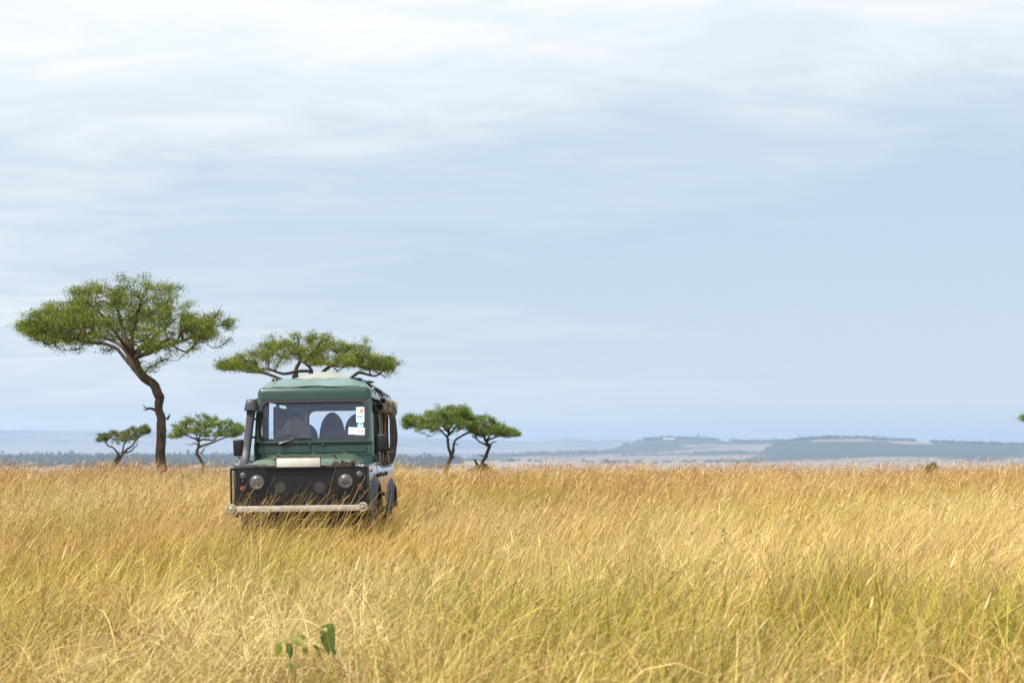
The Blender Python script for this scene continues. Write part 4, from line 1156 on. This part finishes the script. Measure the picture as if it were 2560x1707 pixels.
# grille panel and lamps behind the guard
bm = bmesh.new(); box(bm, -.44, .44, .29, .31, .64, 1.17, .01)
for i in range(0): box(bm, -.40, .40, .272, .285, .72 + i * .045, .742 + i * .045, .004)
part('radiator_grille', bm, M_MESH)
bm = bmesh.new()
for s in (-1, 1): box(bm, min(s * .45, s * .84), max(s * .45, s * .84), .243, .253, .72, 1.15, .008)
part_each('lamp_panel', bm, M_MESH)
def lamp(name, x, y, z, r, mat, lens=M_CLEAR, k=26):
    bm = bmesh.new(); disc_lathe(bm, (x, y, z), [(r, .0), (r * 1.06, -.012), (r * 1.05, -.03), (r * .93, -.034), (r * .80, -.014), (r * .45, .012), (r * .14, .018)], k)
    o = part(name, bm, mat)
    if lens:
        bm = bmesh.new(); disc_lathe(bm, (x, y, z), [(r * .94, -.030), (r * .75, -.044), (r * .4, -.053), (r * .08, -.056)], k)
        part('lens', bm, lens, o)
    return o
for s in (-1, 1):
    lamp('headlight', s * .568, .245, .975, .088, M_REFLECT)
    lamp('spotlight', s * .25, .12, .908, .070, M_WORN if s > 0 else M_LENS_Y)
    lamp('sidelight', s * .745, .243, 1.066, .036, M_REFLECT, k=16)
    bm = bmesh.new(); disc_lathe(bm, (s * .745, .245, .895), [(.040, 0), (.040, -.012), (.034, -.034), (.018, -.048), (.004, -.052)], 16)
    part('turn_signal', bm, M_AMBER)
    bm = bmesh.new(); tube(bm, [(s * .25, .13, .84), (s * .25, .16, .70)], .012, 6); part('lamp_bracket', bm, M_BLACK)
# letters on the right wing front, only their tops clear the guard
bm = bmesh.new()
for x in (.690, .738):
    ring(bm, [(x + .019 * math.cos(a), 1.163 + .027 * math.sin(a)) for a in np.linspace(0, 2 * math.pi, 20, endpoint=False)],
         [(x + .010 * math.cos(a), 1.163 + .017 * math.sin(a)) for a in np.linspace(0, 2 * math.pi, 20, endpoint=False)], 'y', .249, .254)
box(bm, .766, .775, .249, .254, 1.136, 1.190); box(bm, .7755, .797, .249, .254, 1.181, 1.190); box(bm, .7755, .797, .249, .254, 1.156, 1.165); box(bm, .791, .800, .2485, .2535, 1.163, 1.183)
poly_prism(bm, [(.778, 1.155), (.788, 1.155), (.803, 1.136), (.792, 1.136)], 'y', .2485, .2535)
part('lettering', bm, M_WHITE)
# guard: a frame with expanded mesh
bm = bmesh.new(); GX0, GX1, GZ0, GZ1 = -.866, .866, .672, 1.164
ring(bm, rrect(GX0, GX1, GZ0, GZ1, .008, 2), rrect(GX0 + .02, GX1 - .02, GZ0 + .02, GZ1 - .02, .006, 2), 'y', -.008, .012)
for s in (-1, 1):
    box(bm, min(s * .846, s * .866), max(s * .846, s * .866), .0125, .25, GZ1 - .03, GZ1 - .001, .004); box(bm, min(s * .846, s * .866), max(s * .846, s * .866), .0125, .25, GZ0 + .001, GZ0 + .03, .004)
box(bm, GX0 + .001, GX1 - .001, .0125, .05, GZ1 - .006, GZ1 - .001)
guard = part('grille_guard', bm, M_MESH)
bm = bmesh.new(); SPX, SPZ = .0125, .0245; hw = .0013
W_, H_ = GX1 - GX0 - .03, GZ1 - GZ0 - .03; ox, oz = GX0 + .015, GZ0 + .015
slope = SPZ / SPX
def strand(x0, z0, x1, z1, y):
    d = Vector((x1 - x0, 0, z1 - z0)); 
    if d.length < .004: return
    n = Vector((-d.z, 0, d.x)).normalized() * hw
    a, b = Vector((x0, y, z0)), Vector((x1, y, z1))
    bm.faces.new([bm.verts.new(p) for p in (a - n, b - n, b + n, a + n)])
    yb = Vector((0, .004, 0))
    bm.faces.new([bm.verts.new(p) for p in (a + n, b + n, b + n + yb, a + n + yb)])
n_s = int((W_ + H_ / slope) / SPX)
for i in range(-int(H_ / slope / SPX) - 1, int(W_ / SPX) + 1):
    x0 = i * SPX
    za = max(0, -x0 * slope); xa = x0 + za / slope
    zb = min(H_, (W_ - x0) * slope); xb = x0 + zb / slope
    if zb > za:
        strand(ox + xa, oz + za, ox + xb, oz + zb, 0.0)
        strand(ox + W_ - xa, oz + za, ox + W_ - xb, oz + zb, .0015)
o = part('wire_mesh', bm, M_STRAND, guard)
# rust-brown bar and jack bracket behind the guard top
bm = bmesh.new(); box(bm, -.74, .30, .06, .085, 1.166, 1.184, .003); box(bm, -.58, -.54, .05, .095, 1.16, 1.196, .003); box(bm, -.48, -.27, .055, .09, 1.163, 1.189, .003)
box(bm, .30, .71, .05, .10, 1.160, 1.186, .003); box(bm, .41, .60, .055, .095, 1.187, 1.212, .004); box(bm, .655, .69, .04, .11, 1.187, 1.238, .004); box(bm, .695, .712, .04, .11, 1.185, 1.235, .004)
box(bm, .53, .556, .05, .10, 1.214, 1.252, .004); box(bm, .43, .50, .06, .09, 1.214, 1.232, .006); tube(bm, [(.56, .07, 1.222), (.65, .07, 1.205)], .012, 7)
part('rusty_bracket', bm, M_RUST)
# number plate
bm = bmesh.new(); box(bm, -.288, .276, .012, .030, 1.166, 1.296, .004)
pl = part('number_plate', bm, M_PLATE)
bm = bmesh.new(); ring(bm, rrect(-.292, .280, 1.162, 1.300, .004, 2), rrect(-.284, .272, 1.170, 1.292, .006, 2), 'y', .006, .034)
part('plate_rim', bm, M_RUST, pl)
# bumper
bm = bmesh.new(); box(bm, -.862, .835, -.20, -.05, .612, .684, .006); box(bm, -.872, -.76, -.21, -.051, .598, .652, .006)
for x in (-.62, -.35, -.33, 0.02, .12, .5): disc_lathe(bm, (x, -.20, .648), [(.011, 0), (.010, -.006), (.004, -.009)], 8)
bmp = part('bumper', bm, M_WORN)
for x in (-.820, .828):
    bm = bmesh.new(); disc_lathe(bm, (x, -.20, .662), [(.058, .04), (.058, -.025), (.052, -.034), (.043, -.034), (.040, -.020)], 24)
    b_ = part('bumper_lamp', bm, M_WORN, bmp)
    bm = bmesh.new(); disc_lathe(bm, (x, -.20, .662), [(.040, -.019), (.030, -.030), (.012, -.036)], 20); part('lens', bm, M_LENS_Y if x < 0 else M_CREAM, b_)
# bulkhead below the windscreen with two vent flaps
bm = bmesh.new()
box(bm, -.812, .812, 1.415, 1.46, 1.0, 1.478, .008); box(bm, -.800, .800, 1.395, 1.414, 1.475, 1.505, .006)
box(bm, -.79, .79, 1.404, 1.414, 1.310, 1.332, .004)
bulk = part('bulkhead', bm, M_GREEN)
for x0, x1 in ((-.755, -.030), (.018, .735)):
    bm = bmesh.new(); o_, i_ = rrect(x0, x1, 1.338, 1.442, .028), rrect(x0 + .011, x1 - .011, 1.349, 1.431, .020)
    ring(bm, o_, i_, 'y', 1.4085, 1.4145, mat=1); poly_prism(bm, [(x, z) for x, z in i_], 'y', 1.404, 1.4146, mat=0)
    for px_ in (x0 + .12, x1 - .14): box(bm, px_, px_ + .035, 1.4015, 1.4035, 1.385, 1.412, .001)
    part('vent_flap', bm, [M_GREEN, M_RUBBER], bulk)
bm = bmesh.new(); box(bm, -.80, .80, 1.408, 1.4144, 1.452, 1.466, .002); part('hinge_line', bm, M_RUBBER, bulk)
bm = bmesh.new()
for x in (-.47, .43): box(bm, x - .03, x + .03, 1.398, 1.412, 1.305, 1.345, .004); tube(bm, [(x - .02, 1.393, 1.325), (x + .02, 1.393, 1.325)], .009, 7)
for x in (-.04, .14): box(bm, x - .014, x + .014, 1.385, 1.404, 1.435, 1.478, .004)
part_each('hinge', bm, M_GREEN, bulk, .02)
# windscreen frame, seal, glass, stickers, wiper
GL = rrect(-.728, .728, 1.530, 2.050, .085)
def grow(c, d): return [(x + d * (1 if x > 0 else -1), z + d * (1 if z > 1.79 else -1)) for x, z in c]
bm = bmesh.new(); ring(bm, rrect(-.803, .803, 1.482, 2.092, .03), GL, 'y', 1.42, 1.455); lean(bm)
wf = part('windscreen_frame', bm, M_GREEN)
bm = bmesh.new(); ring(bm, grow(GL, .028), grow(GL, -.012), 'y', 1.408, 1.4195); lean(bm)
part('seal', bm, M_RUBBER, wf)
bm = bmesh.new(); ring(bm, rrect(-.735, .735, 2.074, 2.086, .004, 2), rrect(-.73, .73, 2.078, 2.082, .001, 2), 'y', 1.406, 1.4195); lean(bm)
part('seal', bm, M_RUST, wf)
bm = bmesh.new(); poly_prism(bm, GL, 'y', 1.436, 1.440); lean(bm)
glass = part('windscreen', bm, M_GLASS)
def sticker(label, base, patches, mats, rot=0.0):
    bm = bmesh.new(); poly_prism(bm, base, 'y', 1.4342, 1.4354, mat=0)
    for k, (mi, kind, *a) in enumerate(patches):
        y1 = 1.4341 - k * .0002
        if kind == 'r': poly_prism(bm, [(a[0], a[2]), (a[1], a[2]), (a[1], a[3]), (a[0], a[3])], 'y', y1 - .0004, y1, mat=mi)
        elif kind == 'o':
            cx, cz, r, w_ = a; an = np.linspace(0, 2 * math.pi, 24, endpoint=False)
            ring(bm, [(cx + r * math.cos(t), cz + r * .94 * math.sin(t)) for t in an], [(cx + (r - w_) * math.cos(t), cz + (r - w_) * .94 * math.sin(t)) for t in an], 'y', y1 - .0004, y1, mat=mi)
        elif kind == 'd':
            cx, cz, r = a; poly_prism(bm, [(cx + r * math.cos(t), cz + r * .9 * math.sin(t)) for t in np.linspace(0, 2 * math.pi, 16, endpoint=False)], 'y', y1 - .0004, y1, mat=mi)
    cx = sum(p[0] for p in base) / len(base); cz = sum(p[1] for p in base) / len(base)
    if rot: bmesh.ops.rotate(bm, verts=bm.verts[:], cent=(cx, 1.43, cz), matrix=Matrix.Rotation(R(rot), 3, 'Y'))
    lean(bm); part('sticker', bm, mats, glass, label=label)
def paint(n, c): return mat_principled(n, c, .6)
S_W = paint('sticker_white', (.68, .74, .76)); S_P = paint('sticker_pale_blue', (.55, .70, .76)); S_RED = paint('sticker_red', (.62, .20, .20)); S_YEL = paint('sticker_yellow', (.72, .62, .30))
S_BLU = paint('sticker_blue', (.06, .30, .55)); S_TEAL = paint('sticker_teal', (.25, .58, .58)); S_DG = paint('sticker_green', (.08, .34, .30)); S_DR = paint('sticker_dark_red', (.48, .08, .10)); S_GB = paint('sticker_grey_blue', (.32, .40, .58)); S_GREY = paint('sticker_grey', (.42, .46, .46)); S_BUFF = paint('sticker_buff', (.60, .50, .45))
def R4(a, b, c, d): return [(a, c), (b, c), (b, d), (a, d)]
sticker('pale paper sticker with red and yellow panels, uppermost', R4(.588, .702, 1.858, 1.965), [(1, 'r', .612, .642, 1.884, 1.930), (2, 'r', .643, .688, 1.882, 1.936), (3, 'd', .620, 1.945, .006), (4, 'r', .640, .690, 1.940, 1.946)], [S_P, S_YEL, S_RED, S_DG, S_BUFF])
sticker('pale sticker with a blue band', R4(.586, .700, 1.754, 1.857), [(1, 'r', .602, .682, 1.815, 1.843), (2, 'r', .603, .680, 1.768, 1.814), (3, 'd', .668, 1.829, .007), (4, 'r', .612, .640, 1.826, 1.832), (5, 'r', .612, .660, 1.795, 1.801), (5, 'r', .612, .668, 1.782, 1.787)], [S_P, S_BLU, S_W, S_W, S_P, S_BUFF])
sticker('teal round sticker', [(.645 + .044 * math.cos(R(22.5 + 45 * i)), 1.716 + .040 * math.sin(R(22.5 + 45 * i))) for i in range(8)], [(1, 'r', .624, .668, 1.718, 1.728), (1, 'd', .646, 1.730, .016), (2, 'r', .618, .674, 1.694, 1.714), (3, 'r', .664, .670, 1.698, 1.704)], [S_TEAL, S_DG, S_W, S_GB])
sticker('white square sticker with a grey-blue round stamp', R4(.480, .588, 1.590, 1.688), [(1, 'o', .534, 1.640, .042, .010), (1, 'r', .505, .560, 1.634, 1.644), (1, 'r', .512, .552, 1.650, 1.656), (2, 'd', .538, 1.622, .014)], [S_W, S_GB, S_P], 3)
sticker('pale square sticker with a barred red circle', R4(.589, .703, 1.580, 1.684), [(1, 'o', .645, 1.632, .038, .006), (1, 'r', .610, .680, 1.630, 1.635), (2, 'r', .622, .668, 1.644, 1.650), (2, 'r', .622, .668, 1.614, 1.619)], [S_P, S_DR, S_BUFF], 2)
bm = bmesh.new()
tube(bm, [(-.425, 1.375, 1.478), (-.36, 1.378, 1.498), (-.27, 1.392, 1.532)], [.016, .013, .008], 7); tube(bm, [(-.455, 1.37, 1.468), (-.40, 1.37, 1.486)], .019, 8)
tube(bm, [(-.33, 1.395, 1.540), (-.18, 1.400, 1.549), (-.01, 1.400, 1.545)], [.008, .011, .007], 6); box(bm, -.31, -.03, 1.398, 1.41, 1.530, 1.541, .002)
part('wiper', bm, M_BLACK)
# roof
bm = bmesh.new(); b2 = bmesh.new(); bmesh.ops.create_cube(b2, size=1.0)
for v in b2.verts: v.co = Vector((v.co.x * 1.575, 2.95 + v.co.y * 2.80, 2.165 + v.co.z * .17))
ed = [e for e in b2.edges if all(v.co.z > 2.2 for v in e.verts) or abs(e.verts[0].co.z - e.verts[1].co.z) > .1]
bmesh.ops.bevel(b2, geom=ed, offset=.085, segments=7, profile=.5, affect='EDGES'); merge(bm, b2)
for v in bm.verts:
    if v.co.z > 2.2: v.co.z += .022 * (1 - (v.co.x / .8) ** 2)
roof = part('roof', bm, M_GREEN, sharp=50)
bm = bmesh.new()
for s in (-1, 1): box(bm, min(s * .788, s * .812), max(s * .788, s * .812), 1.60, 4.33, 2.083, 2.102, .004)
part_each('rain_gutter', bm, M_GREEN, roof)
bm = bmesh.new(); box(bm, -.74, .74, 1.60, 4.26, 2.066, 2.078); part('headlining', bm, M_DARK)
# canvas on the roof: teal front flap and sides, cream pop-up top
def wob(x, y, z, a): return a * noise.noise(Vector((x * 5, y * 5, z * 5)))
bm = bmesh.new(); TOPW = .625
def flap(u, v):
    # front face: v 0 bottom .. 1 top
    xb = -.775 + 1.55 * u; xt = -TOPW + 2 * TOPW * u
    x = xb + (xt - xb) * v; z = 2.262 - .035 * abs(2 * u - 1) ** 5 + (2.375 - 2.262 + .035 * abs(2 * u - 1) ** 5) * v
    y = 1.61 + .14 * v + .14 * abs(2 * u - 1) ** 6
    fold = .012 * math.sin(u * 21 + v * 3.5) * (1 - .5 * v) + .016 * math.exp(-((u - .30 - .30 * (1 - v)) / .035) ** 2) + .016 * math.exp(-((u - .55 - .25 * (1 - v)) / .04) ** 2)
    return (x, y - fold + wob(x, y, z, .012), z + .006 * math.sin(u * 16))
grid(bm, 60, 12, flap)
def csides(s):
    def fn(u, v):
        y = 1.98 + 2.44 * u; drop = .012 * math.sin(u * 13) + wob(u * 3, v, s, .02)
        xb = .770 + .055 * u + .012 * math.sin(u * 9 + s); zb = 2.245 - .045 * u
        x = xb + (TOPW - xb) * v
        return (s * (x + .010 * math.sin(u * 26 + v * 3)), y, zb + (2.375 - .02 * u - zb) * v ** .9 + drop * (1 - v))
    return fn
for s in (-1, 1): grid(bm, 44, 6, csides(s))
def ctop(u, v):
    x = -TOPW + 2 * TOPW * u; y = 1.76 + 2.66 * v
    return (x, y, 2.376 + wob(x, y, 0, .008) - .02 * v)
grid(bm, 10, 14, ctop)
canvas = part('canvas_cover', bm, M_CANVAS, sharp=60)
bm = bmesh.new()
for x in (-.55, .46): tube(bm, [(x * 1.11, 1.648 + .02, 2.248), (x * 1.03, 1.70, 2.32), (x, 1.75, 2.379)], .006, 5)
part_each('seam', bm, M_CREAM, canvas)
bm = bmesh.new()
def dome(u, v):
    a = 2 * math.pi * u; r = v
    x = .74 * r * math.cos(a) * .98; y = 2.75 + .95 * r * math.sin(a)
    h = (1 - r) ** 1.15 * (1 - .25 * r) + .10 * (1 - r) * r
    return (x, y, 2.368 + .150 * math.exp(-(r / .60) ** 2) * (1 - r ** 6) + wob(x, y, 3, .008))
grid(bm, 40, 14, dome); bmesh.ops.remove_doubles(bm, verts=bm.verts[:], dist=.0005)
part('canvas_dome', bm, M_CREAM, sharp=60)
# ropes from the cover and rolled side blinds along the left gutter of the vehicle (image right)
bm = bmesh.new()
for y, b in ((1.95, .02), (2.35, .03), (2.55, -.02), (3.0, .03), (3.5, .02), (4.05, .03)):
    tube(bm, [(.79, y, 2.235), (.835, y + .03, 2.20), (.862 + b * .3, y + .05 + b, 2.12), (.895, y + .08 + b, 2.05)], .007, 5)
tube(bm, [(.80, 1.86, 2.222), (.83, 2.2, 2.214), (.845, 2.6, 2.21)], .008, 5)
for y in (1.9, 2.2, 2.6): tube(bm, [(.80, y, 2.23), (.83, y + .03, 2.235), (.835, y + .05, 2.21)], .010, 5)
part_each('rope', bm, M_ROPE)
for (x, z, r, y0, y1) in ((.845, 1.985, .062, 2.15, 4.20), (.872, 2.075, .048, 2.45, 4.25)):
    bm = bmesh.new(); N = 30
    rows = []
    for i in range(N + 1):
        y = y0 + (y1 - y0) * i / N
        rr = r * (1 + .10 * math.sin(i * 1.3) - .14 * (i % 8 == 4))
        rows.append([bm.verts.new((x + rr * math.cos(a) * 1.0 + .012 * math.sin(i * .4), y, z + rr * math.sin(a) - .01 * math.sin(i * .5))) for a in np.linspace(0, 2 * math.pi, 16, endpoint=False)])
    for a, b in zip(rows, rows[1:]):
        for j in range(16): bm.faces.new([a[j], a[(j + 1) % 16], b[(j + 1) % 16], b[j]])
    # rolled layers seen at the end
    e = rows[0]; c = Vector((x, y0, z))
    last = e
    for f_, yy in ((.80, .004), (.74, .05), (.45, .06)):
        nw = [bm.verts.new(c + (v.co - c) * f_ + Vector((0, yy, 0))) for v in e]
        for j in range(16): bm.faces.new([last[j], nw[j], nw[(j + 1) % 16], last[(j + 1) % 16]])
        last = nw
    bm.faces.new(last)
    roll = part('rolled_blind', bm, M_BEIGE, sharp=70)
    bm = bmesh.new(); disc_lathe(bm, (x, y0 + .012, z), [(r * .70, .02), (r * .72, -.012), (r * .60, -.014), (r * .52, .02)], 16); part('hollow_shade', bm, M_BLACK, roll)  # black insert: shade inside the hollow roll end, put in as colour
    bm = bmesh.new()
    for y in (y0 + .55, y0 + .8, y1 - .55, y1 - .4, y1 - .2):
        an = np.linspace(0, 2 * math.pi, 18)
        rs = r * (1.12 if y < y1 - .6 else 1.45)
        tube(bm, [(x + (.02 if y > y1 - .6 else 0) + rs * math.cos(a), y + .02 * math.sin(a), z - (.02 if y > y1 - .6 else 0) + rs * math.sin(a)) for a in an], .009, 5, cap=False)
    part_each('strap', bm, M_CREAM, roll)
# hanging blinds and curtains
def sheet(name, mat, s, y0, y1, z0, z1, x0, bulge=0.0, amp=.012, waves=5, th=.01, xt=None):
    bm = bmesh.new()
    def f(o):
        def fn(u, v):
            y = y0 + (y1 - y0) * u; z = z0 + (z1 - z0) * v
            x = x0 + ((xt if xt is not None else x0) - x0) * v + bulge * math.sin(math.pi * min(1, .15 + .75 * (1 - v))) * (.4 + .6 * u) + amp * math.sin(u * waves * 3.14 + v * 2) + wob(y, z, s, .012)
            return (s * (x - o), y + wob(y * .5, z, 9, .02), z)
        return fn
    a = grid(bm, 16, 14, f(0)); b = grid(bm, 16, 14, f(th))
    def rim(i0, j0, i1, j1): bm.faces.new([a[i0][j0], a[i1][j1], b[i1][j1], b[i0][j0]])
    for i in range(16): rim(i, 0, i + 1, 0); rim(i, 14, i + 1, 14)
    for j in range(14): rim(0, j, 0, j + 1); rim(16, j, 16, j + 1)
    return part(name, bm, mat, sharp=60)
sheet('canvas_blind', M_BEIGE, 1, 2.38, 2.78, 1.16, 1.98, .815, .01, .012, 3, xt=.80)
sheet('curtain', M_ORANGE, 1, 3.28, 3.80, 1.30, 2.0, .79, .03, .014, 4, xt=.80)
sheet('side_flap', M_FLAP, 1, 3.70, 4.34, 1.165, 1.97, .835, .085, .010, 4, .014, xt=.845)
sheet('canvas_blind', M_BEIGE, 1, 2.80, 3.25, 1.165, 1.36, .81, .03, .02, 3, xt=.80)
sheet('canvas_blind', M_BEIGE, 1, 3.30, 3.72, 1.165, 1.36, .825, .03, .02, 3, xt=.815)
bm = bmesh.new(); box(bm, .84, .93, 3.60, 3.66, 1.335, 1.365, .01); part('wooden_peg', bm, M_TAN)
sheet('curtain', M_BROWN, -1, 1.74, 2.10, 1.18, 2.02, .735, .0, .014, 4)
sheet('curtain', M_BROWN, -1, 3.02, 3.34, 1.18, 2.02, .745, .0, .014, 4)
sheet('side_flap', M_FLAP, -1, 2.98, 4.30, 1.165, 2.03, .775, .02, .010, 6)
# straps hanging over the waist on the image-right side
bm = bmesh.new()
for y in (2.42, 2.85, 3.2, 3.7): tube(bm, [(.845, y, 1.40), (.85, y + .02, 1.22), (.875, y + .05, 1.12)], .010, 5)
part_each('strap', bm, M_ROPE)
# rear panel with a window opening
bm = bmesh.new(); ring(bm, rrect(-.78, .78, 1.0, 2.075, .03), rrect(-.445, .42, 1.22, 1.995, .10), 'y', 4.32, 4.36); box(bm, -.84, .84, 4.322, 4.362, .55, .998)
part('rear_panel', bm, M_GREEN)
bm = bmesh.new(); poly_prism(bm, [(4.05, 1.22), (4.30, 1.22), (4.30, 1.98), (4.05, 1.98)], 'x', -.475, -.468); part('rear_pane', bm, M_CLEAR)
# cabin: floor, dash, steering wheel, seats
bm = bmesh.new(); box(bm, -.83, .83, .30, 4.31, .56, .60); box(bm, -.80, .80, 1.47, 1.49, .6, 1.47); part('floor', bm, M_UNDER)
bm = bmesh.new(); box(bm, -.76, .76, 1.50, 1.78, 1.20, 1.485, .03, 3); part('dashboard', bm, M_DARK)
bm = bmesh.new(); cwx, cwy, cwz = -.42, 1.86, 1.44; an = np.linspace(0, 2 * math.pi, 33)
tilt_m = Matrix.Rotation(R(-38), 3, 'X')
tube(bm, [Vector((cwx, cwy, cwz)) + tilt_m @ Vector((.20 * math.cos(a), 0, .20 * math.sin(a))) for a in an], .015, 8, cap=False)
for a in (R(90), R(210), R(330)): tube(bm, [Vector((cwx, cwy, cwz)), Vector((cwx, cwy, cwz)) + tilt_m @ Vector((.20 * math.cos(a), 0, .20 * math.sin(a)))], .010, 6)
tube(bm, [(cwx, cwy, cwz), (cwx, 1.62, 1.26)], .022, 8); part('steering_wheel', bm, M_BLACK)
def seat(x, y, zt, wb, wt, mat, z0=1.02, cover=None):
    bm = bmesh.new()
    N = 22
    def hw(v): return (wb + (wt - wb) * v ** 1.6) * (math.sqrt(max(0.0, 1 - max(0, (v - .72) / .28) ** 2.2)) if v > .72 else 1.0)
    V = []
    for i in range(N + 1):
        v = min(i / N, .995); z = z0 + (zt - z0) * v; h = max(hw(v), .02); t = .075 * (1 - .35 * v)
        V.append([bm.verts.new((x + h * math.copysign(abs(math.cos(a)) ** .7, math.cos(a)), y + .10 * v + t * math.copysign(abs(math.sin(a)) ** .7, math.sin(a)), z)) for a in np.linspace(0, 2 * math.pi, 20, endpoint=False)])
    for a, b in zip(V, V[1:]):
        for j in range(20): bm.faces.new([a[j], a[(j + 1) % 20], b[(j + 1) % 20], b[j]])
    bm.faces.new(V[-1]); bm.faces.new(V[0])
    s_ = part('seat', bm, mat, sharp=60)
    bm = bmesh.new(); box(bm, x - wb, x + wb, y - .50, y + .02, z0 - .14, z0, .04, 3); part('cushion', bm, mat, s_)
    return s_
drv = seat(-.36, 2.30, 1.865, .25, .175, M_TAN)
seat(.145, 2.32, 1.925, .225, .14, M_SEAT)
seat(.44, 3.20, 1.935, .25, .19, M_SEAT, 1.0); seat(-.40, 3.25, 1.80, .25, .2, M_SEAT, 1.0)
bm = bmesh.new(); box(bm, -.62, -.40, 2.02, 2.10, 1.30, 1.69, .04, 3); part('seat_bag', bm, M_TAN)
bm = bmesh.new(); box(bm, .30, .66, 2.66, 2.80, 1.1, 1.70, .04, 3); part('seat_bag', bm, M_TAN)
# snorkel
bm = bmesh.new()
path = [(-.900, .95, 1.165, .055, .05), (-.892, 1.06, 1.20, .055, .052), (-.882, 1.20, 1.30, .054, .050), (-.872, 1.26, 1.45, .052, .050), (-.852, 1.30, 1.66, .052, .050), (-.836, 1.34, 1.83, .054, .052), (-.828, 1.36, 1.93, .062, .060), (-.826, 1.365, 1.945, .060, .058)]
rows = [[bm.verts.new((x + rx * math.copysign(abs(math.cos(a)) ** .6, math.cos(a)), y + ry * math.copysign(abs(math.sin(a)) ** .6, math.sin(a)), z)) for a in np.linspace(0, 2 * math.pi, 20, endpoint=False)] for x, y, z, rx, ry in path]
for a, b in zip(rows, rows[1:]):
    for j in range(20): bm.faces.new([a[j], a[(j + 1) % 20], b[(j + 1) % 20], b[j]])
sn = part('snorkel', bm, M_FLARE, sharp=60)
bm = bmesh.new()
hd = [(1.936, .086, .11), (1.93, .096, .12), (1.945, .0955, .12), (2.03, .076, .10), (2.072, .066, .088), (2.083, .052, .07)]
rows = [[bm.verts.new((-.824 + rx * math.copysign(abs(math.cos(a)) ** .55, math.cos(a)), 1.37 + ry * math.copysign(abs(math.sin(a)) ** .55, math.sin(a)), z)) for a in np.linspace(0, 2 * math.pi, 24, endpoint=False)] for z, rx, ry in hd]
for a, b in zip(rows, rows[1:]):
    for j in range(24): bm.faces.new([a[j], a[(j + 1) % 24], b[(j + 1) % 24], b[j]])
bm.faces.new(rows[-1]); bm.faces.new(rows[0]); part('intake_head', bm, M_FLARE, sn, sharp=50)
bm = bmesh.new(); 
for z in (1.55, 1.80): box(bm, -.83, -.775, 1.36 + (z - 1.46) * .2, 1.40 + (z - 1.46) * .2, z, z + .03, .004)
part_each('bracket', bm, M_BLACK, sn)
# mirrors
for s, cx, cz, w_, h_ in ((-1, -1.036, 1.428, .137, .232), (1, .936, 1.470, .128, .236)):
    bm = bmesh.new(); b2 = bmesh.new(); bmesh.ops.create_cube(b2, size=1.0)
    for v in b2.verts: v.co = Vector((cx + v.co.x * w_ * (1 + .10 * v.co.z), 1.50 + v.co.y * .07, cz + v.co.z * h_))
    bmesh.ops.bevel(b2, geom=b2.edges[:], offset=.026, segments=4, profile=.5, affect='EDGES'); merge(bm, b2)
    mr = part('wing_mirror', bm, M_BLACK, sharp=50)
    bm = bmesh.new()
    xb = s * .80
    tube(bm, [(cx, 1.50, cz - h_ / 2 + .01), (cx + .005, 1.50, cz - h_ / 2 - .025), (cx - s * .05, 1.50, cz - h_ / 2 - .045), (xb, 1.50, cz - h_ / 2 - .085)], [.008, .010, .013, .02], 8)
    part('arm', bm, M_BLACK if s > 0 else M_FLARE, mr)
    bm = bmesh.new(); box(bm, cx - w_ * .42, cx + w_ * .42, 1.534, 1.538, cz - h_ * .42, cz + h_ * .42, .001); part('mirror_glass', bm, M_CHROME, mr)
bm = bmesh.new(); box(bm, .815, .862, 1.42, 1.50, 1.215, 1.31, .008); part('mirror_base', bm, M_BLACK)
# underside
bm = bmesh.new()
for s in (-1, 1): box(bm, min(s * .34, s * .44), max(s * .34, s * .44), -.04, 4.3, .46, .56, .01)
box(bm, -.62, .62, .94, 1.06, .34, .46, .04); box(bm, -.62, .62, 3.70, 3.82, .34, .46, .04); box(bm, -.43, .43, .30, .34, .5, .66, .01)
part('chassis', bm, M_UNDER)
